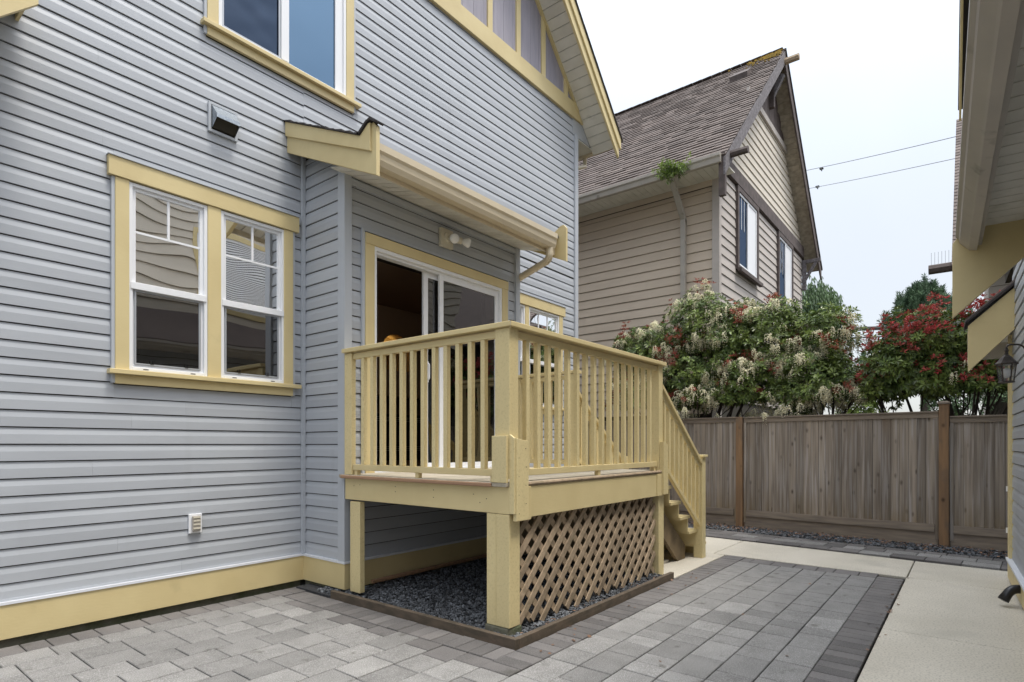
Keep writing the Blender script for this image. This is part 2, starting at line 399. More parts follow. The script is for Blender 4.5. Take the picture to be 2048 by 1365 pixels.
rest = {}
cnt = {'patio': 0, 'far': 0}
for (d, x, y, lx, ly, m, rz, key) in pav_items:
    dz = pr.uniform(-.002, .0015)
    if cnt[key] < 300:
        cnt[key] += 1
        kk = (round(lx, 3), round(ly, 3), m.name)
        if kk not in pmesh:
            vs, fs = paver_geo(kk[0], ly); me = bpy.data.meshes.new('paver'); me.from_pydata(vs, [], fs); me.materials.append(m); pmesh[kk] = me
        inst('paver', pmesh[kk], (x, y, dz), patio if key == 'patio' else far, rz + pr.uniform(-.004, .004), (pr.uniform(-.005, .005), pr.uniform(-.005, .005)))
    else:
        vs, fs = paver_geo(lx, ly); rest.setdefault((key, m.name), (G(), m))[0].add([(a + x, b + y, c + dz) for a, b, c in vs], fs)
for (key, mn), (g, m) in rest.items():
    mk('pavers', g, m, patio if key == 'patio' else far, kind='stuff')
# concrete
path = mk('concrete_path', G().prism([(-4, -2.2), (8.0, -2.2), (8.0, .49), (-4, .49)], 'z', -.075, -.03), SAND, kind='structure', label='pale concrete path beside the block paving')
def slab(poly, z=0):
    n = len(poly); c = .006; cxm = sum(p[0] for p in poly)/n; cym = sum(p[1] for p in poly)/n
    g = G(); ins = [(p[0] + (c if p[0] < cxm else -c), p[1] + (c if p[1] < cym else -c)) for p in poly]
    vs = [(p[0], p[1], -.06 + z) for p in poly] + [(p[0], p[1], z - .005) for p in poly] + [(p[0], p[1], z) for p in ins]
    fs = [(i, (i+1) % n, n+(i+1) % n, n+i) for i in range(n)] + [(n+i, n+(i+1) % n, 2*n+(i+1) % n, 2*n+i) for i in range(n)] + [tuple(range(2*n, 3*n))]
    return g.add(vs, fs)
mk('concrete_slab', slab([(2.0, -.9), (4.83, -.9), (4.83, .488), (2.0, .488)]), CONC, path)
mk('concrete_slab', slab([(-3.0, -.9), (1.99, -.9), (1.99, .488), (-3.0, .488)]), CONC, path)
mk('concrete_slab', slab([(4.842, -.9), (6.76, -.9), (6.84, .488), (4.842, .488)]), CONC, path)
mk('concrete_slab', slab([(6.772, -.9), (7.78, -.9), (7.86, .48), (6.855, .48)]), CONC, path)
mk('concrete_slab', slab([(6.87, .49), (7.87, .49), (8.06, 2.40), (6.93, 2.40)]), CONC, path)
mk('concrete_slab', slab([(5.42, 2.27), (6.90, 2.27), (6.92, 2.41), (8.07, 2.41), (8.30, 4.8), (5.42, 4.8)], -.001), CONC, path)
mk('step_pad', slab([(5.52, 2.62), (6.1, 2.62), (6.1, 3.4), (5.52, 3.4)], .03), CONC, path)
# gravel beds
def stones(n, region, zf, smin, smax, seed):
    r = np.random.default_rng(seed)
    base = np.array([(-1,-1,-.6),(1,-1,-.6),(1,1,-.6),(-1,1,-.6),(-.6,-.6,.6),(.7,-.5,.5),(.5,.7,.7),(-.6,.5,.5)], float)
    fs0 = np.array([(0,3,2,1),(4,5,6,7),(0,1,5,4),(1,2,6,5),(2,3,7,6),(3,0,4,7)])
    V = []; F = []; c = 0
    for i in range(n):
        x, y = region(r)
        s = r.uniform(smin, smax) / 2; b = base * (1 + r.uniform(-.3, .3, (8, 3))) * (s * r.uniform(.7, 1.3), s * r.uniform(.6, 1), s * .8)
        e = r.uniform(0, 2*pi, 3); Rm = np.array(Matrix.Rotation(e[0], 3, 'Z') @ Matrix.Rotation(e[1] * .2, 3, 'X'))
        V.append(b @ Rm.T + (x, y, zf(x, y, r))); F.append(fs0 + c); c += 8
    return np.concatenate(V), np.concatenate(F)
mk('gravel_bed_soil', B(2.90, 5.42, 2.28, 4.8, -.05, .012), GRAVB, kind='structure', label='dark soil under the gravel bed of the deck')
def reg1(r):
    return (2.935 + 2.45 * r.random() ** 1.5, 2.31 + 2.2 * r.random())
mk('gravel', stones(12500, reg1, lambda x, y, r: .014 + r.random() * .02, .010, .027, 1), GRAV, kind='stuff', label='blue grey crushed gravel under the deck', cat='gravel')
def reg2(r):
    a, b = flocal(-.56 + .52 * r.random(), -2.0 + 5.6 * r.random()); return a, b
mk('fence_gravel', stones(3500, reg2, lambda x, y, r: -.012 + r.random() * .03, .015, .04, 2), GRAV, kind='stuff', label='narrow strip of blue gravel along the foot of the fence', cat='gravel')
mk('soil_strip', G().prism([flocal(-.57, -2.2), flocal(2.6, -2.2), flocal(2.6, 6), flocal(-.57, 6)], 'z', -.06, -.02), SOIL, kind='structure', label='dark soil strip under and behind the fence')
def leaflitter(n, region, seed, s0=.02, s1=.05):
    r = np.random.default_rng(seed); V = []; F = []; c = 0
    for i in range(n):
        x, y, z = region(r); s = r.uniform(s0, s1); a = r.uniform(0, 2*pi); t = r.uniform(.2, .6)
        d = np.array([cos(a), sin(a), r.uniform(-.2, .4)]); e = np.array([-sin(a), cos(a), r.uniform(-.3, .4)]); p = np.array([x, y, z])
        V += [p, p + d*s*.5 + e*s*t, p + d*s, p + d*s*.5 - e*s*t]; F.append((c, c+3, c+2, c+1)); c += 4
    return np.array(V), F
def reg3(r):
    a, b = flocal(-.05 - .5 * r.random() ** 1.6, -2.0 + 5.6 * r.random()); return a, b, .012 + r.random() * .02
mk('leaf_litter', leaflitter(1100, reg3, 5), LEAFD, kind='stuff', label='brown fallen leaves on the gravel along the fence', cat='leaves')
def reg4(r):
    q = r.random()
    if q < .5: return 3.0 + 2.4 * r.random(), 2.30 + .12 * r.random(), .03
    if q < .7: return 2.9 + 3.8 * r.random(), 2.0 + .25 * r.random(), .004
    if q < .9: return 4.2 + 2.6 * r.random(), .49 + .03 * r.standard_normal(), .004
    return 1.2 + 5.5 * r.random(), .6 + 1.4 * r.random(), .004
mk('scattered_leaves', leaflitter(150, reg4, 6, .012, .035), LEAFD, kind='stuff', label='a few dry leaves scattered on the paving beside the lattice', cat='leaves')
# edging timber round the gravel
ed = root('timber_edging', 'dark weathered timber edging around the gravel bed under the deck', 'edging', (2.93, 2.3, 0))
mk('edging_board', B(2.888, 2.928, 2.262, 4.255, -.02, .062), EDGE, ed, bev=.004)
mk('edging_board', B(2.929, 5.40, 2.262, 2.302, -.02, .058), EDGE, ed, bev=.004)
mk('loose_batten', G().beam((3.25, 4.16, .085), (5.3, 4.12, .10), .035, .03), DECKR, None, bev=.003, label='long reddish wood batten lying on the gravel below the house skirt', cat='batten')

# ------------------------------------------------------------------ grey house
gh = root('grey_house', 'grey vinyl sided house with yellow trim, a projecting bay and a patio door', 'house', (3.0, 4.9, 0))
W = 4.9; ZS = .285; EX = .1135
OP1 = (1.503, 2.913, 1.750, 3.398); OP2 = (2.152, 3.584, 4.652, 6.1); OP3 = (5.50, 7.45, 1.80, 3.38)
XR = 7.79
RIDX = 4.4
def zrake(x): return 6.05 + (8.39 - x)        # lower edge of the rake at the wall
bays = (3.04, 5.487)
wall = wallsheet(gh, 'wall', -2.5, XR, .0, 6.46, 4.915, 5.05, 'x', DARK, [(OP1[0]+.09, OP1[1]-.08, 1.86, 3.25), (2.265, 3.495, 4.78, 5.95), (5.6, 7.33, 1.86, 3.25), (3.1, 5.42, .5, 3.3)])
BAYOP = (bays[0] - .0, bays[1] + .0, 0, 3.95)
lap(wall, -1.2, bays[0], ZS, 6.44, W + .014, 'x', -1, SIDING, EX, [OP1, OP2])
lap(wall, bays[0] + .0, XR - .02, 3.93 + .0, 6.44, W + .014, 'x', -1, SIDING, EX, [OP2])
lap(wall, bays[1], XR - .02, ZS, 3.92, W + .014, 'x', -1, SIDING, EX, [OP3])
mk('skirt_board', B(-1.5, bays[0] - .02, W - .022, W + .01, .045, .266), YEL, gh)
mk('flashing', B(-1.5, bays[0] - .024, W - .03, W + .012, .267, .285), WHITET, gh)
mk('foundation', B(-2.5, bays[0] - .03, W + .012, W + .1, -.08, .26), CONCM, gh)
mk('starter_strip', B(-1.5, bays[0] - .03, W - .006, W + .012, .286, .300), TRIMG, gh)
for (x0, x1) in ((bays[1], XR),):
    mk('skirt_board', B(x0, x1, W - .022, W + .01, .045, .266), YEL, gh)
    mk('flashing', B(x0, x1, W - .03, W + .012, .267, .285), WHITET, gh)
    mk('foundation', B(x0, x1, W + .012, W + .1, -.08, .26), CONCM, gh)
# right corner of the house and side wall
mk('corner_trim', B(XR - .03, XR + .06, W - .025, W + .06, .28, 6.2), TRIMG, gh)
mk('side_wall', B(XR - .1, XR + .012, W + .06, 15, -.05, 6.5), SIDING, gh)
# gable
mk('gable_band', G().prism([(3.2, 6.44), (7.99, 6.44), (7.76, 6.675), (3.2, 6.675)], 'y', W - .035, W + .02), YEL, gh, bev=.004)
mk('eave_return', G().prism([(7.72, 6.19), (8.24, 6.19), (8.0, 6.438), (7.72, 6.438)], 'y', W - .004, W + .05), SIDING, gh)
mk('gable_wall', G().prism([(1.2, 6.46), (7.79, 6.46), (7.72, 6.72), (RIDX, 10.0)], 'y', W + .02, W + .06), DARK, gh)
x = 3.2; k = 0
gb = root_gb = mk('gable_panel', B(3.2, 7.9, W + .012, W + .019, 6.68, 6.69), PURP, gh)
while x < 7.9:
    top = min(zrake(x) + .0, 9.5)
    mk('gable_board', G().prism([(x, 6.676), (x + .196, 6.676), (x + .196, zrake(x + .196) + .25), (x, zrake(x) + .25)], 'y', W - .004, W + .014), PURP, gb)
    x += .2
for xb in (4.5, 5.1, 5.70, 6.30, 6.90, 7.5):
    mk('batten', G().prism([(xb - .045, 6.677), (xb + .045, 6.677), (xb + .045, zrake(xb + .045) + .2), (xb - .045, zrake(xb - .045) + .2)], 'y', W - .028, W - .004), YEL, gh)
def sbeam(x0, x1, lo, hi, y0, y1):      # band parallel to the right rake, lo/hi offsets above zrake
    return G().prism([(x0, zrake(x0) + lo), (x1, zrake(x1) + lo), (x1, zrake(x1) + hi), (x0, zrake(x0) + hi)], 'y', y0, y1)
mk('rake_trim', sbeam(4.6, 7.84, -.055, .06, W - .045, W - .005), YEL, gh)
mk('barge_board', sbeam(4.4, 8.40, -.10, .22, W - .45, W - .415), YEL, gh, bev=.003)
mk('barge_trim', sbeam(4.4, 8.43, .06, .24, W - .475, W - .451), YEL, gh, bev=.003)
x = 8.35
while x > 5.6:
    mk('soffit_board', G().prism([(x - .098, zrake(x - .098) + .0), (x - .006, zrake(x - .006) + .0), (x - .006, zrake(x - .006) + .012), (x - .098, zrake(x - .098) + .012)], 'y', W - .413, W - .006), SOFF, gh)
    x -= .1
rf = mk('roof', G().prism([(8.46, 6.21), (8.46, 6.25), (RIDX, 10.31), (RIDX, 10.27)], 'y', W - .49, 14), SHINGD, gh)
mk('roof', G().prism([(RIDX, 10.27), (RIDX, 10.31), (.3, 6.21), (.3, 6.17)], 'y', W - .49, 14), SHINGD, gh)
g = G()
for i in range(40):      # ragged shingle edge along the rake
    xx = 8.46 - i * .1; g.beam((xx, W - .47, zrake(xx) + .245 + (i % 3) * .004), (xx - .1, W - .47, zrake(xx - .1) + .25), .05, .018)
mk('shingles', g, SHINGD, rf, kind='stuff')
# eave at the right corner
mk('soffit_board', B(7.85, 8.36, W + .0, 12, 6.165, 6.18), SOFF, gh)
mk('fascia', B(8.36, 8.385, W - .41, 12, 6.13, 6.24), GUT, gh)
mk('gutter', G().prism([(8.386, 6.22), (8.386, 6.14), (8.44, 6.14), (8.48, 6.18), (8.48, 6.22)], 'y', W - .36, 12), GUT, gh)
mk('downspout', G().tube([(8.42, W + .2, 6.15), (8.42, W + .2, 6.0), (8.0, W + .2, 5.80), (7.90, W + .2, 5.7), (7.90, W + .2, .2)], .035, 8), GUT, gh)
# small yellow barge at the far left
mk('side_rake_board', G().prism([(.2, 3.21), (.965, 3.975), (.965, 4.25), (.2, 3.50)], 'y', 4.43, 4.46), YEL, gh)
mk('side_roof', G().prism([(.16, 3.50), (.985, 4.28), (.985, 4.31), (.16, 3.54)], 'y', 4.40, W), SHINGD, gh)
mk('side_soffit', G().prism([(.24, 3.42), (.94, 4.12), (.94, 4.14), (.24, 3.44)], 'y', 4.461, W - .001), SOFF, gh)
mk('side_fascia', B(.945, .963, 4.461, W - .001, 4.08, 4.245), YEL, gh)

# ---- bay
BY = 4.262
bw = wallsheet(gh, 'bay_wall', bays[0] + .014, bays[1] - .014, .2, 3.75, BY + .015, BY + .10, 'x', DARK, [(3.335, 5.157, 1.03, 3.10)])
lap(bw, bays[0] + .03, bays[1] - .03, ZS, 3.72, BY + .014, 'x', -1, SIDING, EX, [(3.235, 5.266, .9, 3.24)])
side = wallsheet(gh, 'bay_side_wall', BY + .02, W + .01, .2, 3.98, bays[0] + .014, bays[0] + .08, 'y', DARK)
lap(side, BY + .03, W - .02, ZS, 3.97, bays[0] + .014, 'y', -1, SIDING, EX, seams=0)
wallsheet(gh, 'bay_side_wall', BY + .02, W + .01, .2, 3.98, bays[1] - .08, bays[1] - .002, 'y', SIDING)
mk('corner_trim', B(bays[0] - .035, bays[0] - .002, W - .032, W - .002, .286, 4.02), TRIMG, gh)          # inside corner
mk('corner_trim', G().prism([(bays[0] - .022, BY - .022), (bays[0] + .055, BY - .022), (bays[0] + .055, BY + .01), (bays[0] + .01, BY + .01), (bays[0] + .01, BY + .075), (bays[0] - .022, BY + .075)], 'z', .286, 3.72), TRIMG, gh)
mk('corner_trim', G().prism([(bays[1] + .022, BY - .022), (bays[1] - .055, BY - .022), (bays[1] - .055, BY + .01), (bays[1] - .01, BY + .01), (bays[1] - .01, BY + .075), (bays[1] + .022, BY + .075)], 'z', .286, 3.72), TRIMG, gh)
mk('skirt_board', B(bays[0] - .022, bays[0] + .01, BY - .022, W - .022, .045, .266), YEL, gh)
mk('skirt_board', B(bays[0] + .01, bays[1] + .02, BY - .022, BY + .01, .045, .266), YEL, gh)
mk('flashing', B(bays[0] - .03, bays[0] + .01, BY - .03, W - .03, .267, .285), WHITET, gh)
mk('flashing', B(bays[0] + .01, bays[1] + .03, BY - .03, BY + .012, .267, .285), WHITET, gh)
mk('foundation', B(bays[0] + .012, bays[1], BY + .012, W, -.08, .26), CONCM, gh)
# bay roof
BX0, BX1 = 2.869, 5.60
br = root_b = mk('bay_roof', G().prism([(3.72, 3.685), (4.9, 4.235), (4.9, 4.25), (3.72, 3.70)], 'x', BX0 + .036, BX1 - .036), SHINGD, gh)
poly = [(3.62, 3.40), (4.90, 3.976), (4.90, 4.25), (3.80, 3.755), (3.70, 3.82), (3.655, 3.825), (3.62, 3.785)]
for (xa, xb) in ((BX0, BX0 + .035), (BX1 - .035, BX1)):
    mk('rake_board', G().prism(poly, 'x', xa, xb), YEL, br, bev=.002)
mk('rake_trim', G().prism([(3.675, 3.60), (4.90, 4.12), (4.90, 4.25), (3.80, 3.756), (3.70, 3.82), (3.675, 3.82)], 'x', BX0 - .02, BX0 - .0005), YEL, br, bev=.002)
r2 = random.Random(5)
g = G(); yq = 3.66
for i in range(10):       # shingle butts seen along the rake edge
    ya = 3.80 + i * .11; za = 3.757 + (ya - 3.80) * .45 + r2.uniform(0, .004); t = r2.uniform(.012, .02)
    g.prism([(ya, za), (ya + .12, za + .052), (ya + .12, za + .058), (ya, za + t)], 'x', BX0 - .035, BX0 + .30)
g.prism([(3.60, 3.792), (3.66, 3.832), (3.70, 3.826), (3.80, 3.760), (3.83, 3.770), (3.71, 3.842), (3.66, 3.850), (3.595, 3.804)], 'x', BX0 - .035, BX0 + .05)
mk('shingles', g, SHINGD, br, kind='stuff')
for i in range(12):
    yy_ = 3.72 + i * .10; zz_ = 3.701 + (yy_ - 3.72) * .466
    g = G()
    xx = BX0 + .06
    while xx < BX1:
        g.prism([(yy_, zz_), (yy_ + .12, zz_ + .056), (yy_ + .12, zz_ + .060), (yy_, zz_ + .010 + r2.uniform(0, .004))], 'x', xx, min(xx + .30, BX1 - .037)); xx += .305
    mk('shingle_course', g, SHING, br)
mk('fascia', B(BX0 + .036, BX1 - .036, 3.777, 3.797, 3.50, 3.685), GUT, br)
x = BX0 + .036
while x < BX1 - .05:
    x1 = min(x + .098, BX1 - .036)
    zf = lambda yy_: 3.545 + .24 * (yy_ - 3.798)
    mk('soffit_board', G().prism([(3.798, zf(3.798)), (BY + .01, zf(BY + .01)), (BY + .01, zf(BY + .01) + .01), (3.798, zf(3.798) + .01)], 'x', x, x1 - .007), SOFF, br)
    x += .10
gp = [(3.775, 3.53), (3.775, 3.68), (3.770, 3.68), (3.770, 3.54), (3.705, 3.54), (3.688, 3.575), (3.683, 3.62), (3.668, 3.64), (3.668, 3.682), (3.678, 3.682), (3.678, 3.69), (3.660, 3.69), (3.660, 3.635), (3.675, 3.614), (3.680, 3.57), (3.698, 3.53)]
gut = mk('gutter', G().prism(gp, 'x', BX0 + .037, BX1 - .15), GUT, br)
mk('gutter_end_cap', G().prism([(3.775, 3.53), (3.775, 3.68), (3.660, 3.69), (3.660, 3.635), (3.675, 3.614), (3.680, 3.57), (3.698, 3.53)], 'x', BX1 - .15, BX1 - .145), GUT, br)
def roundpath(pts, r=.08, n=5):
    pts = [Vector(p) for p in pts]; o = [pts[0]]
    for i in range(1, len(pts) - 1):
        a = (pts[i-1] - pts[i]).normalized(); b = (pts[i+1] - pts[i]).normalized()
        p0 = pts[i] + a * r; p1 = pts[i] + b * r
        for k in range(n + 1):
            t = k / n; o.append(p0 * (1-t)**2 + pts[i] * 2*t*(1-t) + p1 * t*t)
    return o + [pts[-1]]
dsp = roundpath([(5.40, 3.735, 3.535), (5.40, 3.735, 3.40), (5.56, 4.37, 3.30), (5.56, 4.40, .3)], .07, 8)
mk('downspout', G().tube(dsp, .040, 12), GUT, br, smooth=False)
g = G()
for i in range(2, 9): g.tube([dsp[i] + (dsp[i+1] - dsp[i]) * .3, dsp[i] + (dsp[i+1] - dsp[i]) * .6], .043, 12)
mk('elbow_ribs', g, GUT, br)
mk('frieze_trim', B(bays[0] + .06, bays[1] - .06, BY - .018, BY + .0, 3.585, 3.635), TRIMG, gh)

# ---- windows
def casing(parent, x0, x1, z0, z1, y, head=True, sill=True, fy=.03, lw=.09):
    mk('head_casing', B(x0 - .045, x1 + .055, y - fy - .012, y, z1 + .002, z1 + .142), YEL, parent, bev=.003)
    mk('drip_flashing', B(x0 - .05, x1 + .06, y - fy - .022, y, z1 + .1425, z1 + .149), TRIMG, parent)
    mk('side_casing', B(x0, x0 + lw, y - fy, y, z0, z1), YEL, parent, bev=.003)
    mk('side_casing', B(x1 - lw, x1, y - fy, y, z0, z1), YEL, parent, bev=.003)
    mk('channel_trim', B(x0 - .022, x0 - .001, y - fy + .008, y, z0 - .1, z1), TRIMG, parent)
    mk('channel_trim', B(x1 + .001, x1 + .022, y - fy + .008, y, z0 - .1, z1), TRIMG, parent)
    mk('sill', B(x0 - .045, x1 + .065, y - fy - .035, y, z0 - .036, z0 - .001), YEL, parent, bev=.004)
    mk('apron', B(x0, x1, y - fy, y, z0 - .105, z0 - .037), YEL, parent, bev=.003)
def frame(parent, x0, x1, z0, z1, y0, y1, t, mat=WHITE, name='frame', bev=.003):
    g = G().box(x0, x0 + t, y0, y1, z0, z1).box(x1 - t, x1, y0, y1, z0, z1).box(x0 + t, x1 - t, y0, y1, z1 - t, z1).box(x0 + t, x1 - t, y0, y1, z0, z0 + t)
    return mk(name, g, mat, parent, bev=bev)
def hung(parent, x0, x1, z0, z1, y, cols=2):
    zm = z0 + (z1 - z0) * .455
    win = frame(parent, x0, x1, z0, z1, y - .022, y + .05, .026, name='window')
    up = frame(win, x0 + .027, x1 - .027, zm - .005, z1 - .027, y - .002, y + .03, .024, name='upper_sash', bev=0)
    mk('meeting_rail', B(x0 + .010, x1 - .010, y - .030, y + .02, zm - .03, zm + .022), WHITE, win, bev=.003)
    mk('pane', B(x0 + .05, x1 - .05, y + .012, y + .016, zm + .02, z1 - .05), GLS, win)
    mh = z1 - .05 - (z1 - zm) * .40
    g = G().box(x0 + .05, x1 - .05, y + .006, y + .0115, mh - .008, mh + .008)
    for i in range(1, cols): xc = x0 + .05 + (x1 - x0 - .1) * i / cols; g.box(xc - .008, xc + .008, y + .005, y + .0112, mh + .0, z1 - .05)
    mk('muntin', g, WHITE, win)
    frame(win, x0 + .04, x1 - .05, z0 + .045, zm - .031, y - .010, y + .0, .012, LATM, 'screen_frame', 0)
    mk('lower_pane', B(x0 + .053, x1 - .063, y - .004, y - .002, z0 + .058, zm - .044), GLSD, win)
    frame(win, x0 + .027, x1 - .027, z0 + .027, zm - .031, y + .002, y + .03, .016, WHITE, 'lower_sash', 0)
    g = G()
    for t in (.28, .72): xx = x0 + (x1 - x0) * t; g.box(xx - .012, xx + .012, y - .013, y - .0105, z0 + .052, z0 + .056).box(xx - .012, xx - .009, y - .013, y - .0105, z0 + .056, z0 + .085).box(xx + .009, xx + .012, y - .013, y - .0105, z0 + .056, z0 + .085)
    mk('screen_tab', g, BLACK, win)
    g = G()
    for t in (.2, .8): xx = x0 + (x1 - x0) * t; g.box(xx - .018, xx + .018, y - .0235, y - .0222, z0 + .008, z0 + .014)
    mk('weep_slot', g, BLACK, win)
    return win
casing(gh, 1.503, 2.913, 1.853, 3.255, W)
mk('mullion_casing', B(2.156, 2.261, W - .03, W, 1.853, 3.255), YEL, gh, bev=.003)
hung(gh, 1.592, 2.155, 1.856, 3.250, W); hung(gh, 2.262, 2.832, 1.856, 3.250, W)
# window beyond the bay
casing(gh, 5.56, 7.40, 1.853, 3.255, W)
mk('mullion_casing', B(6.45, 6.54, W - .03, W, 1.853, 3.255), YEL, gh, bev=.003)
hung(gh, 5.65, 6.45, 1.856, 3.250, W); hung(gh, 6.541, 7.31, 1.856, 3.250, W, 3)
# upper window
casing(gh, 2.152, 3.584, 4.755, 6.05, W)
uw = frame(gh, 2.243, 3.494, 4.757, 6.04, W - .022, W + .05, .03, name='window')
mk('window_stile', B(2.80, 2.875, W - .026, W + .03, 4.787, 6.01), WHITE, uw, bev=.003)
mk('pane', B(2.875, 3.464, W + .012, W + .016, 4.787, 6.01), GLSC, uw)
mk('screened_pane', B(2.29, 2.79, W + .004, W + .008, 4.80, 6.0), GLSM, uw)
frame(uw, 2.274, 2.799, 4.788, 6.01, W - .012, W - .002, .018, LATM, 'screen_frame', 0)
mk('inner_stile', B(3.38, 3.463, W - .004, W + .010, 4.787, 6.01), WHITE, uw)
mk('interior_wall', B(2.1, 3.7, W + .5, W + .52, 4.5, 6.3), INT, gh)

# ---- patio door
mk('head_casing', B(3.235, 5.266, BY - .04, BY, 3.105, 3.20), YEL, gh, bev=.003)
mk('side_casing', B(3.235, 3.334, BY - .035, BY, 1.03, 3.104), YEL, gh, bev=.003)
mk('side_casing', B(5.158, 5.262, BY - .035, BY, 1.03, 3.104), YEL, gh, bev=.003)
mk('channel_trim', B(3.205, 3.233, BY - .024, BY, 1.03, 3.235), TRIMG, gh)
mk('channel_trim', B(5.268, 5.296, BY - .024, BY, 1.03, 3.235), TRIMG, gh)
mk('channel_trim', B(3.234, 5.267, BY - .024, BY, 3.215, 3.24), TRIMG, gh)
dr = root_d = mk('patio_door', G().box(3.335, 3.362, BY - .028, BY + .10, 1.055, 3.104).box(5.13, 5.157, BY - .028, BY + .10, 1.055, 3.104).box(3.362, 5.13, BY - .028, BY + .10, 3.07, 3.104).box(3.335, 5.157, BY - .035, BY + .10, 1.03, 1.0545), WHITE, gh, bev=.002)
g = G()
for i, yy_ in enumerate((.0, .03, .062)): g.box(3.362, 5.13, BY + yy_, BY + yy_ + .008, 3.045, 3.069)
mk('door_track', g, WHITE, dr)
def dpanel(x0, x1, y0, t, glassmat, nm):
    p = frame(dr, x0, x1, 1.057, 3.055, y0, y0 + .026, t, WHITE, nm, .002)
    mk('pane', B(x0 + t, x1 - t, y0 + .010, y0 + .014, 1.057 + t, 3.055 - t), glassmat, p); return p
p1 = dpanel(4.19, 5.128, BY + .004, .055, GLDOOR, 'screen_panel')
p2 = dpanel(4.005, 4.95, BY + .045, .06, GLDOOR, 'glass_panel')
mk('door_handle', G().box(4.02, 4.05, BY + .02, BY + .0445, 1.93, 2.14).tube(roundpath([(4.035, BY + .03, 1.95), (4.035, BY - .005, 1.96), (4.035, BY - .005, 2.11), (4.035, BY + .03, 2.12)], .015, 3), .008, 6), WHITE, p2)
mk('door_latch', B(4.008, 4.012, BY + .03, BY + .0445, 2.02, 2.10), BLACK, p2)
# curtain stripes behind the glass
g = G()
for i in range(9): g.box(4.55 + i * .06, 4.575 + i * .06, BY + .16, BY + .165, 1.07, 3.03)
mk('vertical_blind', g, GREYM, gh)
# ---- interior
mk('interior_floor', B(-1, 7.7, W + .05, 9.0, .95, 1.03), INTF, gh)
mk('interior_floor', B(3.1, 5.4, BY + .1, W + .05, .95, 1.029), INTF, gh)
mk('ceiling', B(-1, 7.7, W + .05, 9.0, 3.72, 3.76), INT, gh)
mk('interior_wall', B(-1.0, -.95, W + .05, 9.0, 1.03, 3.72), INT, gh)
mk('interior_wall', B(7.6, 7.65, W + .05, 9.0, 1.03, 3.72), INT, gh)
nx, nz = 6.78, 2.93; nr = .33
wb = G(); yb = 8.0
segs = 14; arc = [(nx + nr * cos(a), nz + nr * sin(a)) for a in [pi * i / segs for i in range(segs + 1)]]
wb.add([(7.65, yb, 1.03), (7.65, yb, 3.72), (-.95, yb, 3.72), (-.95, yb, 1.03), (nx - nr, yb, 1.03), (nx + nr, yb, 1.03)] + [(a, yb, b) for a, b in arc], [])
n0 = 6
wb.f += [(2, 3, 4, n0 + segs)]
wb.f += [(5, 0, 1, n0)]
mid = n0 + segs // 2
wb.f += [tuple([1, 2] + list(range(n0 + segs, n0 - 1, -1)))]
wb.add([(nx - nr, yb, 1.03), (nx + nr, yb, 1.03), (nx + nr, yb, 2.62), (nx - nr, yb, 2.62)], [(0, 1, 2, 3)])
mk('interior_wall', wb, INT, gh)
g = G(); g.add([(nx - nr, yb, 2.62), (nx + nr, yb, 2.62), (nx + nr, yb + .3, 2.62), (nx - nr, yb + .3, 2.62)], [(0, 1, 2, 3)])
g.add([(a, yb, b) for a, b in arc] + [(a, yb + .3, b) for a, b in arc], [(i, i + 1, segs + 2 + i, segs + 1 + i) for i in range(segs)])
g.add([(nx - nr, yb, 2.62), (nx - nr, yb + .3, 2.62), (nx - nr, yb + .3, nz), (nx - nr, yb, nz)], [(0, 1, 2, 3)])
g.add([(nx + nr, yb, 2.62), (nx + nr, yb + .3, 2.62), (nx + nr, yb + .3, nz), (nx + nr, yb, nz)], [(3, 2, 1, 0)])
g.add([(nx - nr - .02, yb + .3, 2.6), (nx + nr + .02, yb + .3, 2.6), (nx + nr + .02, yb + .3, 3.3), (nx - nr - .02, yb + .3, 3.3)], [(0, 1, 2, 3)])
NICHE = M('niche_plaster', (.50, .36, .17), rough=.7)
mk('niche', g, NICHE, gh)
ll = bpy.data.lights.new('niche_light', 'SPOT'); ll.energy = 2.0; ll.color = (1, .70, .30); ll.shadow_soft_size = .04; ll.spot_size = radians(110); ll.spot_blend = .9
lo_ = bpy.data.objects.new('niche_light', ll); COL.objects.link(lo_); lo_.location = (nx, yb + .20, 2.97); lo_.rotation_euler = (radians(145), 0, 0)
fp = root('fireplace', 'black fireplace with louvred vents under a brown mantel seen through the open patio door', 'fireplace', (6.5, 7.8, 1.03))
mk('mantel', B(5.7, 7.4, 7.62, 7.98, 2.12, 2.24), INT, fp)
mk('surround', B(5.8, 7.3, 7.78, 7.98, 1.03, 2.11), INTF, fp)
mk('firebox', B(6.05, 7.15, 7.70, 7.779, 1.035, 1.82), BLACK, fp)
for zz_ in (1.70, 1.73, 1.76, 1.20, 1.23, 1.26): mk('louver', B(6.1, 7.1, 7.685, 7.699, zz_, zz_ + .010), GREYM, fp)
cl = bpy.data.objects.new
mk('ceiling_lamp', G().lathe((4.2, 6.4, 3.62), [(.02, 0), (.12, .03), (.13, .07), (.13, .099)]), emis('ceiling_glow', (1, .84, .64), 22.0), None, label='round ceiling lamp glowing inside the grey house', cat='lamp')

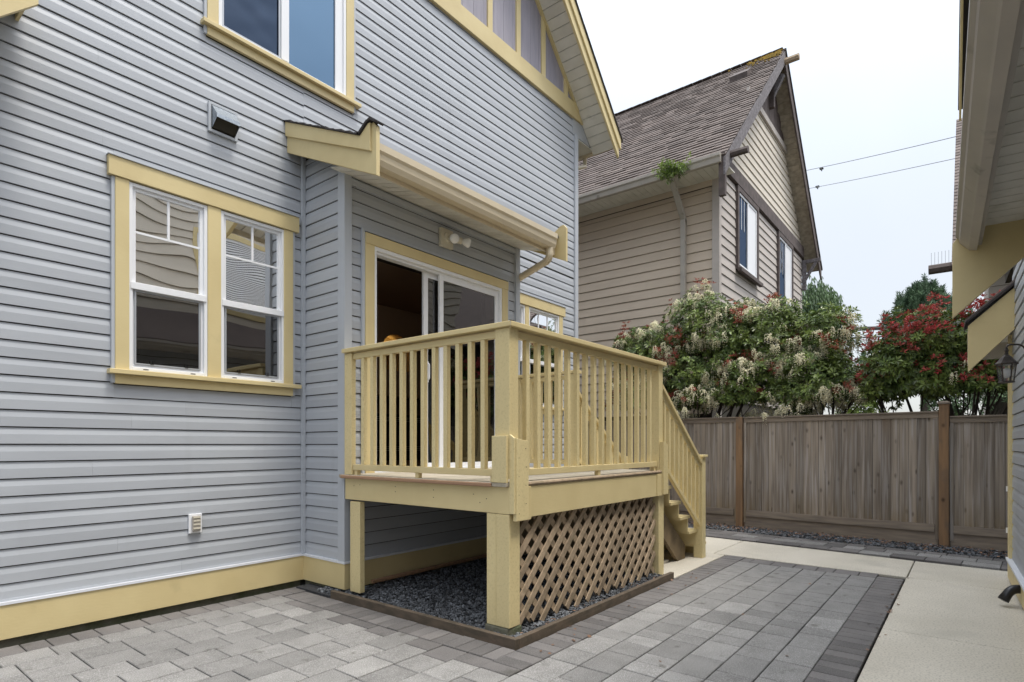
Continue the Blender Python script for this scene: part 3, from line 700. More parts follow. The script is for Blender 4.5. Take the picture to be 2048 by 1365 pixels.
# ---- things on the house wall
vh = root('exhaust_vent', 'galvanised metal exhaust vent hood on the siding left of the bay roof', 'vent', (2.28, W, 3.99))
frame(vh, 2.164, 2.403, 3.873, 4.118, W - .022, W, .022, TRIMG, 'vent_frame', .002)
mk('vent_hood', G().add([(2.19,W-.02,4.095),(2.38,W-.02,4.095),(2.38,W-.11,3.995),(2.19,W-.11,3.995),(2.19,W-.11,3.965),(2.38,W-.11,3.965),(2.19,W-.02,3.90),(2.38,W-.02,3.90)],
   [(0,1,2,3),(3,2,5,4),(0,3,4,6),(1,7,5,2)]), GALV, vh)
mk('vent_flap', G().add([(2.195,W-.09,3.975),(2.375,W-.09,3.975),(2.375,W-.03,3.905),(2.195,W-.03,3.905)], [(0,1,2,3)]), DARK, vh)
mk('vent_throat', B(2.187, 2.383, W - .012, W - .004, 3.896, 4.095), DARK, vh)
ol = root('outdoor_outlet', 'small grey outdoor socket box low on the siding left of the deck', 'outlet', (2.063, W, .665))
mk('outlet_plate', B(2.013, 2.113, W - .02, W, .590, .745), WHITE, ol, bev=.003)
mk('outlet_cover', G().box(2.030, 2.096, W - .042, W - .0205, .605, .73), GUTG, ol, bev=.008)
g = G()
for zz_ in (.625, .655, .685, .712): g.box(2.036, 2.09, W - .047, W - .0425, zz_, zz_ + .012)
mk('cover_ribs', g, FIXT, ol)
fl = root('floodlight', 'cream twin floodlight on a square plate above the patio door', 'lamp', (4.26, BY, 3.42))
mk('back_plate', B(4.168, 4.350, BY - .035, BY, 3.335, 3.525), FIXT, fl, bev=.004)
mk('junction_cover', G().tube([(4.26, BY - .035, 3.44), (4.26, BY - .055, 3.44)], [.05, .045], 14), FIXT, fl)
for (tx, ty, tz) in ((4.20, BY - .20, 3.375), (4.44, BY - .17, 3.40)):
    a = Vector((4.26, BY - .06, 3.43)); b = Vector((tx, ty, tz)); d = (b - a)
    o = mk('lamp_head', G().tube([a, a + d*.3, a + d*.32, a + d*.62, a + d*.64], [.012, .014, .030, .034, .030], 12), FIXT, fl, smooth=False)
    mk('bulb', G().tube([a + d*.64, a + d*.75, a + d*.95, a + d*1.05, a + d*1.07], [.02, .032, .05, .047, .02], 14), BULB, o, smooth=True)

# ------------------------------------------------------------------ deck
r3 = random.Random(19)
dk = root('deck', 'raised wooden deck with yellow railing and stairs outside the patio door', 'deck', (4.2, 3.3, 0))
DZ = 1.045
y = 2.405
for i in range(14):
    if y > 4.2: break
    mk('deck_board', B(2.975, 5.49, y, y + .128, DZ - .027, DZ), DECKW, dk, bev=.003); y += .133
mk('nosing', B(2.955, 2.974, 2.53, 4.215, DZ - .03, DZ - .003), DECKR, dk, bev=.006)
mk('nosing', G().tube([(3.12, 2.388, DZ - .014), (5.37, 2.388, DZ - .010)], .0145, 8), LATT, dk)
mk('fascia_board', B(3.0, 3.035, 2.40, 4.205, .835, DZ - .0285), YEL, dk, bev=.003)
mk('fascia_board', B(3.215, 5.27, 2.385, 2.42, .80, DZ - .0285), YEL, dk, bev=.003)
mk('rim_board', B(5.45, 5.485, 2.43, 4.2, .80, DZ - .0285), YEL, dk)
for i in range(6): mk('joist', B(3.2 + i * .4, 3.238 + i * .4, 2.425, 4.22, .84, DZ - .029), STRW, dk)
g = G()
for (yy_, zz_) in ((4.08, .955), (4.00, .965), (3.55, .97), (3.55, .93), (3.12, .965), (3.12, .91), (2.72, .955), (2.60, .93), (2.66, .90)):
    g.tube([(2.9985, yy_, zz_), (3.003, yy_, zz_)], .004, 6)
for i in range(8): g.tube([(3.045 + .075 * (i % 2) + r3.uniform(-.01, .01), 2.3525, .84 + i * .062), (3.045 + .075 * (i % 2), 2.3505, .84 + i * .062)], .0025, 6)
for i in range(8): g.tube([(5.40 + .05 * (i % 2), 2.3555, .86 + i * .055), (5.40 + .05 * (i % 2), 2.3535, .86 + i * .055)], .0022, 6)
mk('nail_heads', g, BROWN, dk)
# corner post assembly
mk('post', B(3.0, 3.10, 2.40, 2.525, 1.07, 2.083), YELV, dk, bev=.004)
mk('post_sleeve', B(2.972, 2.999, 2.405, 2.53, 1.046, 1.36), YELV, dk, bev=.003)
mk('post_lap', G().prism([(3.02, .79), (3.152, .79), (3.152, 1.318), (3.145, 1.325), (3.02, 1.345)], 'y', 2.352, 2.384), YELV, dk, bev=.003)
mk('post_lap', G().prism([(2.36, 1.345), (2.40, 1.37), (2.40, .84), (2.36, .84)], 'x', 3.0, 3.019), YELV, dk, bev=.002)
mk('fascia_trim', B(3.153, 3.213, 2.375, 2.40, .785, DZ - .03), YEL, dk, bev=.003)
mk('lower_post', B(3.0, 3.117, 2.40, 2.515, .075, .832), YELV, dk, bev=.004)
mk('lower_post', B(3.002, 3.115, 2.517, 2.60, .075, .832), YELV, dk, bev=.003)
mk('pier_block', G().prism([(3.0, 2.41), (3.13, 2.39), (3.16, 2.6), (3.0, 2.62)], 'z', -.02, .074), CONCM, dk, bev=.012)
mk('lower_post', B(3.0, 3.05, 4.0, 4.135, .055, .82), YELV, dk, bev=.004)
# far corner post
mk('post', B(5.36, 5.45, 2.40, 2.50, 1.045, 2.083), YELV, dk, bev=.004)
mk('post_lap', G().prism([(5.372, .81), (5.482, .81), (5.482, 1.30), (5.372, 1.33)], 'y', 2.355, 2.398), YELV, dk, bev=.003)
mk('fascia_trim', B(5.27, 5.370, 2.375, 2.40, .80, DZ - .03), YEL, dk, bev=.003)
mk('lower_post', B(5.355, 5.475, 2.40, 2.50, 0, .809), YELV, dk, bev=.004)
# wall posts
mk('post', B(3.0, 3.045, 4.115, 4.215, 1.046, 2.08), YELV, dk, bev=.003)
mk('post', B(5.40, 5.45, 4.15, 4.215, 1.046, 2.08), YELV, dk, bev=.003)
mk('post', B(5.38, 5.47, 3.38, 3.47, 1.046, 2.08), YELV, dk, bev=.003)
def rail(nm, p, q, n, zt, zb, along):
    """horizontal railing section with its balusters"""
    rl = mk(nm, G().beam((p[0], p[1], zt - .062), (q[0], q[1], zt - .062), .045, .045), YEL, dk, bev=.003)
    mk('bottom_rail', G().beam((p[0], p[1], zb + .024), (q[0], q[1], zb + .024), .05, .048), YEL, rl, bev=.003)
    P = Vector((p[0], p[1], 0)); Q = Vector((q[0], q[1], 0))
    for i in range(n):
        c = P.lerp(Q, (i + 1) / (n + 1)); mk('baluster', B(c.x - .019, c.x + .019, c.y - .019, c.y + .019, zb + .0485, zt - .085), YELV, rl, bev=.0025)
    for t in (.02, .5, .98):
        c = P.lerp(Q, t); mk('spacer_block', B(c.x - .018, c.x + .018, c.y - .018, c.y + .018, DZ + .0005, zb - .0005), YEL, rl)
    return rl
rail('railing', (3.035, 2.53), (3.035, 4.11), 12, 2.112, 1.085, 'y')
rail('railing', (3.105, 2.44), (5.355, 2.44), 16, 2.112, 1.085, 'x')
rail('railing', (5.425, 3.475), (5.425, 4.145), 4, 2.11, 1.085, 'y')
mk('handrail_cap', G().prism([(2.975, 2.37), (3.12, 2.50), (3.085, 2.53), (3.085, 4.225), (2.975, 4.225)], 'z', 2.085, 2.120), YEL, dk, bev=.004)
mk('handrail_cap', G().prism([(2.978, 2.368), (5.475, 2.368), (5.475, 2.49), (3.124, 2.49)], 'z', 2.0845, 2.1195), YEL, dk, bev=.004)
mk('handrail_cap', B(5.37, 5.48, 3.36, 4.22, 2.085, 2.118), YEL, dk, bev=.004)
# lattice
lt = mk('lattice_panel', B(3.13, 5.35, 2.472, 2.485, .775, .798), LATT, dk)
def clipseg(x0, z0, dx, dz, xa, xb, za, zb):
    t0, t1 = -9, 9
    for (p, d, lo_, hi_) in ((x0, dx, xa, xb), (z0, dz, za, zb)):
        a, b = (lo_ - p) / d, (hi_ - p) / d
        if a > b: a, b = b, a
        t0, t1 = max(t0, a), min(t1, b)
    return t0, t1
r3 = random.Random(9)
for k in range(26):      # front slats, rising to the right
    x0 = 2.325 + k * .1555
    t0, t1 = clipseg(x0, .02, 1, 1, 3.125, 5.345, .035 + r3.uniform(-.02, .03) , .797)
    if t1 - t0 > .08: mk('lattice_slat', G().beam((x0 + t0, 2.436, .02 + t0), (x0 + t1, 2.436, .02 + t1), .047, .011, (0, 1, 0)), LATT, lt)
for k in range(26):
    x0 = 3.19 + k * .1555
    t0, t1 = clipseg(x0, .02, -1, 1, 3.125, 5.345, .035 + r3.uniform(-.01, .03), .797)
    if t1 - t0 > .08: mk('lattice_slat', G().beam((x0 - t0, 2.450, .02 + t0), (x0 - t1, 2.450, .02 + t1), .047, .011, (0, 1, 0)), LATT, lt)
# stairs
mk('shade_panel', B(5.486, 5.50, 2.52, 4.23, .0, .80), STRW, dk)  # added dark panel, keeps light out from under the deck and stairs
st = mk('stairs', G().prism([(5.48, .60), (5.48, .84), (6.42, .16), (6.42, -.0), (6.22, -.0)], 'y', 2.56, 2.60), STRW, dk)
mk('stringer', G().prism([(5.48, .60), (5.48, .84), (6.42, .16), (6.42, -.0), (6.22, -.0)], 'y', 3.28, 3.32), STRW, st)
mk('stringer', G().prism([(5.48, .50), (5.48, 1.02), (5.6, 1.02), (6.64, .26), (6.64, .0), (6.2, .0)], 'y', 3.405, 3.435), STRW, st)
for k in range(5):
    z = .870 - .180 * k; xa = 5.535 + .255 * k
    mk('tread', B(xa, xa + .275, 2.46, 3.42, z - .032, z), YEL, st, bev=.003)
    mk('riser', B(xa + .235, xa + .255, 2.475, 3.40, z - .18 + .0005, z - .0325), YEL, st)
mk('riser', B(5.51, 5.53, 2.475, 3.40, .8705, DZ - .03), YEL, st)
mk('bottom_post', B(6.54, 6.645, 2.40, 2.505, 0, 1.155), YELV, st, bev=.004)
mk('post_cap', B(6.52, 6.665, 2.38, 2.525, 1.1555, 1.185), YELV, st, bev=.005)
mk('bottom_post', B(6.54, 6.645, 3.38, 3.485, 0, 1.155), YELV, st, bev=.004)
def srail(yc, n):
    x0, x1 = 5.46, 6.56; zt = lambda x: 1.905 - .73 * (x - 5.46); zb = lambda x: 1.195 - .725 * (x - 5.46)
    rl = mk('stair_railing', G().prism([(x0, zt(x0) - .10), (x1, zt(x1) - .10), (x1, zt(x1) - .045), (x0, zt(x0) - .045)], 'y', yc - .02, yc + .02), YEL, dk, bev=.003)
    mk('handrail_cap', G().prism([(x0, zt(x0) - .0445), (x1 + .02, zt(x1 + .02) - .0445), (x1 + .02, zt(x1 + .02)), (x0, zt(x0))], 'y', yc - .045, yc + .045), YEL, rl, bev=.003)
    mk('bottom_rail', G().prism([(x0, zb(x0) - .05), (x1, zb(x1) - .05), (x1, zb(x1)), (x0, zb(x0))], 'y', yc - .02, yc + .02), YEL, rl, bev=.003)
    for i in range(n):
        x = x0 + .04 + (x1 - x0 - .04) * (i + .6) / n
        mk('baluster', G().prism([(x - .019, zb(x - .019) + .0005), (x + .019, zb(x + .019) + .0005), (x + .019, zt(x + .019) - .1005), (x - .019, zt(x - .019) - .1005)], 'y', yc - .018, yc + .018), YELV, rl)
srail(2.445, 9); srail(3.43, 9)

# ------------------------------------------------------------------ fence (local frame, turned with the yard's end)
fo = root('cedar_fence', 'tall weathered cedar board fence across the end of the yard', 'fence', (9.31, 1.32, 0), FR)
def panel(y0, y1, zt, zb):
    pn = mk('fence_panel', B(.05, .085, y0 + .09, y1 - .02, .9, .99), FENCEH, fo)
    y = y0 + .04; w_ = .098
    while y < y1 - .03:
        yb_ = min(y + w_ * r3.uniform(.9, 1.04), y1 - .002); d = r3.uniform(0, .006)
        mk('fence_board', B(.012 + d, .030 + d, y, yb_, .265, zt - .055), FENCE, pn); y = yb_ + .0025 + r3.uniform(0, .0025)
    mk('backing_board', B(.033, .049, y0, y1, .28, zt - .06), FENCE, pn)
    mk('top_rail', B(-.008, .011, y0 + .001, y1 - .001, zt - .085, zt - .022), FENCEH, pn, bev=.003)
    mk('cap_rail', B(-.03, .06, y0 - .0, y1 + .0, zt - .0215, zt), FENCEH, pn, bev=.004)
    mk('bottom_rail', B(-.022, .011, y0 + .04, y1 - .04, .175, .275), FENCEH, pn, bev=.004)
    mk('kick_board', B(.004, .03, y0 + .01, y1 - .01, .0, .1745), FENCEH, pn, bev=.003)
    for yy_ in (y0 + .0, y1 - .04): mk('side_stile', B(-.006, .0115, yy_ + .001, yy_ + .039, .08, zt - .086), FENCE, pn)
posts = [-1.065, 1.54, 4.16, 6.8]
panel(posts[1] + .057, posts[2] - .057, 1.745, 0); panel(posts[0] + .057, posts[1] - .057, 1.735, 0)
panel(posts[2] + .057, posts[3] - .057, 1.745, 0); panel(-1.9, posts[0] - .057, 1.665, 0)
for i, yp in enumerate(posts):
    zt = 1.82 if i == 0 else 1.74
    mk('post', B(-.05, .055, yp - .052, yp + .052, -.05, zt), POSTW, fo, bev=.005)
    if i == 0:
        mk('post_cap', G().lathe((0, yp, zt), [(.09, .0005), (.09, .02), (.05, .04)], 4), FENCEH, fo)

# ------------------------------------------------------------------ brown neighbouring house
bh = root('brown_house', 'tan sided two storey house with steep brown shingle roof beyond the fence', 'house', (14.6, 6, 0))
XW, YG, XE = 11.07, 3.75, 18.1; EZ = 6.38; RX, RZ = 14.6, 10.45
tw = mk('side_wall', B(XW + .03, XW + .15, YG + .02, 14, 0, EZ + .05), DARK, bh)
lap(tw, YG + .06, 9.5, 1.9, EZ - .11, XW + .03, 'y', -1, TAN, .186, depth=.026, dutch=False, seams=3.0)
mk('frieze_board', B(XW - .012, XW + .0, YG + .02, 9.5, EZ - .11, EZ + .04), TAN, bh)
mk('corner_board', B(XW - .02, XW + .10, YG - .02, YG + .0, 1.5, EZ + .1), TANG, bh)
mk('corner_board', B(XW - .02, XW + .005, YG + .0, YG + .12, 1.5, EZ + .1), TANG, bh)
BW = [(12.12, 13.62, 4.90, 6.62), (15.33, 16.85, 4.75, 6.62)]
gw = wallsheet(bh, 'gable_wall', XW + .05, XE, 0, 6.6, YG + .03, YG + .15, 'x', DARK, [])
lap(gw, XW + .10, XE, 2.2, 6.62, YG + .03, 'x', -1, TANG, .186, openings=BW, depth=.026, dutch=False, seams=0)
cl2 = lambda z, a, b: (max(a, RX - (RZ - z) + .02), min(b, RX + (RZ - z) - .02))
lap(gw, XW, XE, 6.93, 8.86, YG + .03, 'x', -1, TANL, .186, clip=cl2, depth=.026, dutch=False, seams=0)
mk('gable_sheet', G().prism([(XW, 6.5), (XE, 6.5), (RX, 10.0)], 'y', YG + .031, YG + .1), BROWN, bh)
mk('band_board', B(XW + .12, XE - .02, YG - .045, YG + .02, 6.63, 6.92), BROWN, bh)
mk('gable_trim', B(12.9, 16.3, YG - .035, YG + .02, 8.86, 9.0), TANG, bh)
for i in range(9):
    xx = 13.25 + i * .3; hh = RZ - abs(xx + .14 - RX)
    if hh > 9.05: mk('gable_board', B(xx, xx + .285, YG - .01, YG + .02, 9.002, hh), BROWN, bh)
def bwindow(x0, x1, z0, z1):
    wn_ = frame(bh, x0, x1, z0, z1, YG - .04, YG + .03, .10, BROWN, 'window', 0)
    frame(wn_, x0 + .1, x1 - .1, z0 + .1, z1 - .1, YG - .02, YG + .03, .05, WHITE, 'sash', 0)
    xm = (x0 + x1) / 2
    mk('sash_stile', B(xm - .035, xm + .035, YG - .022, YG + .02, z0 + .15, z1 - .15), WHITE, wn_)
    mk('pane', B(x0 + .15, xm - .035, YG + .0, YG + .005, z0 + .15, z1 - .15), GLSM, wn_)
    mk('pane', B(xm + .035, x1 - .15, YG + .0, YG + .005, z0 + .15, z1 - .15), GLSM, wn_)
    mk('white_blind', B(xm + .04, x1 - .155, YG - .008, YG - .002, z0 + .155, z1 - .155), WHITE, wn_)
    mk('sill', B(x0 - .04, x1 + .04, YG - .12, YG - .041, z0 - .06, z0 + .01), BROWN, wn_)
    g = G()
    for i in range(1, 3): g.box(x0 + .15 + i * (xm - x0 - .185) / 3 - .01, x0 + .15 + i * (xm - x0 - .185) / 3 + .01, YG - .006, YG - .001, z0 + .9, z1 - .15)
    mk('muntin', g, WHITE, wn_)
for q in BW: bwindow(q[0], q[1], q[2], q[3])
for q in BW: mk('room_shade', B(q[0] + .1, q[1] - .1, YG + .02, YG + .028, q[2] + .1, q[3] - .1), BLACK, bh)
# roof: slope facing -X, eave edge at X=10.39
EXX = 10.39; RY0 = 3.43
zl = lambda x: RZ + .12 - abs(x - RX) * (RZ + .12 - 6.46) / (RX - EXX)
roof = mk('roof', G().prism([(EXX, zl(EXX) - .08), (RX, zl(RX) - .08), (RX, zl(RX)), (EXX, zl(EXX))], 'y', RY0, 14), BROWN, bh)
mk('roof', G().prism([(RX, zl(RX) - .08), (2*RX - EXX, zl(EXX) - .08), (2*RX - EXX, zl(EXX)), (RX, zl(RX))], 'y', RY0, 14), BROWN, bh)
sl_ = math.hypot(RX - EXX, zl(RX) - zl(EXX)); ux = (RX - EXX) / sl_; uz = (zl(RX) - zl(EXX)) / sl_
g = G(); r4 = random.Random(2); s = 0; row = 0
def shingle(g, s0, s1, y0, y1, t0, t1):
    def P(s_, y_, t): return (EXX + ux * s_ - uz * t, y_, zl(EXX) + uz * s_ + ux * t)
    g.add([P(s0, y0, .001), P(s0, y1, .001), P(s0, y0, t0), P(s0, y1, t0), P(s1, y0, t1), P(s1, y1, t1), P(s1, y0, .001), P(s1, y1, .001)],
          [(0, 2, 3, 1), (2, 4, 5, 3), (0, 6, 4, 2), (1, 3, 5, 7)])
EXP = .142
while s < sl_ - .02:
    y_ = RY0 - .02 - r4.uniform(0, .02) - (row % 2) * .0
    first = True
    while y_ < 9.6:
        wdt = r4.choice([.16, .24, .30, .33]); 
        shingle(g, s - .012, min(s + EXP, sl_), y_, y_ + wdt - .004, .020 + r4.choice([0, .006, .010]), .006); y_ += wdt
    s += EXP; row += 1
mk('shingles', g, SHING, roof, kind='stuff')
g = G()
for i in range(26): y_ = RY0 + i * .24; g.beam((RX, y_, zl(RX) + .012), (RX, y_ + .23, zl(RX) + .006), .20, .014)
mk('ridge_cap', g, SHING, roof)
lv, lf = [], []
g = G()
for i in range(110):
    s_ = sl_ - abs(r4.gauss(0, .22)); y_ = RY0 + abs(r4.gauss(0, .35)); q = r4.uniform(.02, .07)
    x_, z_ = EXX + ux * s_ - uz * .03, zl(EXX) + uz * s_ + ux * .03
    g.box(x_ - q * .4, x_ + q * .4, y_, y_ + q, z_ - q * .3, z_ + q * .3)
mk('lichen', g, MOSS, roof, kind='stuff')
mk('roof_vent', G().prism([(13.75, zl(13.75) + .01), (14.1, zl(14.1) + .01), (14.1, zl(14.1) + .07), (13.72, zl(13.75) + .13)], 'y', 4.0, 4.4), BROWN, roof)
# weathered rake boards
def bh_rake(sgn, lo, hi, y0, y1, mat, nm, xa, xb):
    f = lambda x: zl(x)
    pts = [(xa, f(xa) + lo), (xb, f(xb) + lo), (xb, f(xb) + hi), (xa, f(xa) + hi)]
    return mk(nm, G().prism(pts, 'y', y0, y1), mat, bh)
bh_rake(1, -.34, -.03, RY0 - .035, RY0 - .001, RAKEB, 'rake_board', EXX - .02, RX)
bh_rake(1, -.34, -.03, RY0 - .035, RY0 - .001, BROWN, 'rake_board', RX + .001, 2*RX - EXX + .02)
bh_rake(1, -.02, .03, RY0 - .06, RY0 + .02, SHINGD, 'rake_edge', RX, 2*RX - EXX + .05)
for side_, (xa, xb) in enumerate(((XW - .6, RX), (RX, 2*RX - EXX - .05))):
    n = 40 if side_ else 12
    for i in range(n):
        p, q = xa + (xb - xa) * i / n, xa + (xb - xa) * (i + 1) / n - .006
        mk('rake_soffit_board', G().prism([(p, zl(p) - .13), (q, zl(q) - .13), (q, zl(q) - .115), (p, zl(p) - .115)], 'y', RY0 + .001, YG + .03), SOFFB, bh)
# eave soffit, gutter
g = G(); y_ = RY0 + .02
sf = mk('eave_soffit', B(EXX + .02, XW - .002, RY0 + .02, 9.6, EZ + .006, EZ + .02), SOFF, bh)
while y_ < 9.5:
    g.box(EXX + .05, XW - .02, y_, y_ + .125, EZ - .002, EZ + .0055); y_ += .135
mk('soffit_board', g, SOFF, sf, kind='stuff')
mk('gutter', G().prism([(EXX + .02, EZ - .05), (EXX + .02, EZ + .11), (EXX - .10, EZ + .11), (EXX - .10, EZ + .06), (EXX - .075, EZ + .03), (EXX - .06, EZ - .05)], 'y', RY0 + .04, 9.6), GUTG, bh)
mk('downspout', G().prism([(0, 0)] * 0 or [(EXX - .02, EZ - .05), (EXX + .06, EZ - .05), (XW - .03, EZ - .62), (XW - .03, EZ - .75), (XW - .10, EZ - .68)], 'y', 4.37, 4.46).box(XW - .115, XW - .03, 4.37, 4.46, 1.0, EZ - .66), GUTG, bh)
# brackets, log ends
mk('log_end', G().tube([(EXX + .28, RY0 + .3, 6.56), (EXX + .28, RY0 - .34, 6.56)], .065, 8), BROWN, bh)
mk('log_end', G().tube([(RX - .02, RY0 + .3, RZ - .18), (RX - .02, RY0 - .34, RZ - .18)], .075, 8), LATT, bh)
mk('corner_bracket', B(EXX + .0, EXX + .09, RY0 - .02, RY0 + .09, 5.75, 6.52), BROWN, bh)
mk('ridge_bracket', G().box(RX - .06, RX + .06, YG - .12, YG - .011, 9.3, 10.1), BROWN, bh)
mk('ridge_bracket', G().beam((RX, YG - .06, 9.55), (RX, RY0 + .02, 10.0), .10, .10), RAKEB, bh)
xr = 2*RX - EXX
mk('knee_brace', G().box(XE - .06, XE + .03, YG - .10, YG + .0, 5.7, 6.55).beam((XE - .02, RY0 - .15, 6.5), (XE - .02, YG - .02, 6.5), .09, .09).beam((XE - .02, RY0 - .05, 6.48), (XE - .02, YG - .05, 5.95), .07, .07), RAKEB, bh)
mk('porch_roof', G().prism([(16.2, 4.35), (18.6, 3.2), (18.6, 3.1), (16.2, 4.23)], 'y', 3.0, YG), BROWN, bh)
mk('porch_gable', G().prism([(16.3, 3.0), (18.4, 3.0), (18.4, 3.1), (16.3, 4.2)], 'y', 3.1, YG), TANG, bh)

# ------------------------------------------------------------------ house on the right (turned by 1.7 degrees)
RA = radians(1.7)
rh = root('right_house', 'grey sided house with yellow barge boards and a deep gutter at the right edge', 'house', (0, 0, 0), RA)
WR = -.52
TE = 7.3
rw = mk('wall', B(-4, TE - .02, WR - .2, WR - .02, 0, 3.35), DARK, rh)
lap(rw, 2.5, TE - .10, .22, 2.93, WR - .02, 'x', 1, SIDING, .1135, seams=3.4)
mk('wall_panel', B(-4, 2.5, WR - .02, WR - .004, .22, 2.93), TAN, rh)
mk('skirt_board', B(-4, TE - .0, WR - .018, WR + .02, .03, .20), YEL, rh)
mk('flashing', B(-4, TE - .0, WR - .018, WR + .035, .201, .222), WHITET, rh)
mk('corner_board', B(TE - .10, TE + .02, WR - .02, WR + .018, .223, 2.34), YELV, rh, bev=.003)
mk('corner_board', B(TE + .0, TE + .03, WR - .14, WR - .021, .1, 2.34), YELV, rh, bev=.003)
mk('wall', B(TE + .03, 9.4, -1.6, -1.2, 0, 3.4), SIDING, rh)
# upper storey, seen only as a reflection and as the strip of its barge
uwl = mk('upper_wall', B(1, 9.4, -.9, -.62, 3.3, 5.7), DARK, rh)
lap(uwl, 1, 9.4, 3.42, 5.7, -.62, 'x', 1, TANL, .186, openings=[(4.3, 6.3, 3.6, 5.0)], depth=.026, dutch=False, seams=0)
casing_r = frame(rh, 4.3, 6.3, 3.6, 5.0, -.62, -.585, .10, YEL, 'window', 0)
frame(casing_r, 4.4, 6.2, 3.7, 4.9, -.62, -.60, .05, WHITE, 'sash', 0)
g = G()
for i in range(36): g.box(4.46, 6.14, -.617, -.606, 3.76 + i * .031, 3.78 + i * .031)
mk('blind_slats', g, WHITE, casing_r)
mk('upper_roof', G().prism([(10.15, 5.95), (10.15, 6.0), (8.2, 7.95), (6.3, 6.05), (6.3, 6.0), (8.2, 7.9)], 'y', -5, -.17), SHINGD, rh)
mk('barge_board', G().prism([(10.05, 5.75), (10.05, 6.04), (8.2, 7.89), (6.35, 6.04), (6.35, 5.75), (8.2, 7.6)], 'y', -.205, -.18), YEL, rh)
# eave over the wall
TG = 5.60
lr = mk('eave_roof', G().prism([(-.12, 2.93), (-.12, 2.95), (-.65, 3.50), (-.65, 3.46)], 'x', -3, TG), SHING, rh)
gpr = [(-.078, 2.925), (-.078, 2.885), (-.098, 2.865), (-.104, 2.835), (-.150, 2.785), (-.160, 2.772), (-.206, 2.762), (-.206, 2.90), (-.200, 2.90), (-.200, 2.77), (-.162, 2.78), (-.154, 2.79), (-.110, 2.838), (-.104, 2.868), (-.084, 2.888), (-.084, 2.925)]
mk('gutter', G().prism(gpr, 'x', -3, TG - .03), GUTG, rh)
mk('gutter_end_cap', G().prism([(-.078, 2.925), (-.078, 2.885), (-.098, 2.865), (-.104, 2.835), (-.150, 2.785), (-.160, 2.772), (-.206, 2.762), (-.206, 2.925)], 'x', TG - .03, TG - .026), GUTG, rh)
mk('fascia', B(-3, TG - .02, -.235, -.207, 2.80, 2.98), GUTG, rh)
mk('soffit', B(-3, TG - .02, WR, -.236, 2.935, 2.96), SOFF, rh)
g = G()
t_ = -3
while t_ < TG - .1:
    g.box(t_, t_ + .13, WR + .01, -.25, 2.928, 2.9345); t_ += .14
mk('soffit_board', g, SOFF, rh, kind='stuff')
mk('barge_board', G().prism([(-.06, 2.27), (-.06, 2.84), (-.10, 2.90), (-.70, 3.52), (-.90, 3.52), (-.90, 3.07)], 'x', TG - .022, TG + .018), YEL, rh, bev=.003)
# porch roof behind
TP = 7.0
mk('porch_barge', G().prism([(-.193, 1.99), (-.193, 2.43), (-.62, 2.83), (-1.2, 3.35), (-1.2, 2.39), (-.545, 2.38)], 'x', TP, TP + .035), YEL, rh, bev=.003)
pr_ = mk('porch_roof', G().prism([(-.175, 2.45), (-.175, 2.47), (-1.2, 3.41), (-1.2, 3.37)], 'x', TP - .03, TP + .45), SHINGD, rh)
g = G()
for i in range(9): a_ = -.17 - i * .11; g.prism([(a_, 2.468 - (a_ + .175) * .92), (a_ - .14, 2.468 - (a_ - .14 + .175) * .92 ), (a_ - .14, 2.484 - (a_ - .14 + .175) * .92), (a_, 2.492 - (a_ + .175) * .92)], 'x', TP - .02 - (i % 2) * .008, TP + .45)
mk('shingles', g, SHING, pr_, kind='stuff')
mk('porch_soffit', B(TP + .036, TP + .9, -1.2, -.226, 2.36, 2.375), SOFF, rh)
mk('porch_fascia', B(TP + .036, TP + .42, -.225, -.20, 2.10, 2.43), GUT, rh)
mk('porch_beam', B(TP + .84, TP + .89, -1.2, -.25, 2.2, 2.359), GUTG, rh)
mk('downspout_bracket', G().box(TE + .02, TE + .035, WR + .0, WR + .03, .85, .9).box(TE + .02, TE + .035, WR + .0, WR + .03, .45, .5), WHITE, rh)
def rloc(t, w_, z=0): return (t * cos(RA) - w_ * sin(RA), t * sin(RA) + w_ * cos(RA), z)
ln = root('wall_lantern', 'dark bronze carriage lantern with clear bulb hanging at the right house wall', 'lamp', rloc(5.64, -.38, 1.76), RA)
mk('lantern_base', G().lathe((0, 0, 0), [(.045, 0), (.052, .004), (.046, .014)], 6), BRONZE, ln)
for k in range(6):
    a = 2*pi*k/6 + pi/6; mk('lantern_bar', G().beam((.043*cos(a), .043*sin(a), .012), (.056*cos(a), .056*sin(a), .135), .006, .006, (cos(a), sin(a), .1)), BRONZE, ln)
gl_ = G()
for k in range(6):
    a, b = 2*pi*k/6 + pi/6, 2*pi*(k+1)/6 + pi/6
    gl_.add([(.041*cos(a), .041*sin(a), .014), (.041*cos(b), .041*sin(b), .014), (.053*cos(b), .053*sin(b), .134), (.053*cos(a), .053*sin(a), .134)], [(0, 1, 2, 3)])
mk('lantern_glass', gl_, GLCL, ln)
mk('lantern_roof', G().lathe((0, 0, .135), [(.068, 0), (.070, .008), (.050, .03), (.032, .055), (.026, .06), (.012, .075), (.010, .095), (.016, .105), (.006, .125)], 6), BRONZE, ln)
mk('bulb', G().lathe((0, 0, .035), [(.012, 0), (.026, .022), (.030, .045), (.020, .068), (.008, .075)], 12), BULB, ln, smooth=True)
mk('lantern_arm', G().tube(roundpath([(0, 0, .25), (0, 0, .285), (.03, -.09, .28), (.03, -.13, .20)], .03, 4), .007, 6), BRONZE, ln)
mk('wall_plate', B(.0, .06, -.142, -.130, .10, .26), BRONZE, ln, bev=.004)
dp = root('drain_pipe', 'black plastic drain elbow coming out at the foot of the right house', 'pipe', rloc(6.1, -.44, 0), RA)
mk('pipe_elbow', G().tube(roundpath([(.1, -.12, .14), (.02, -.0, .14), (-.01, .05, .05)], .05, 6), [.035] * 8 + [.04], 12), PIPE, dp, smooth=True)

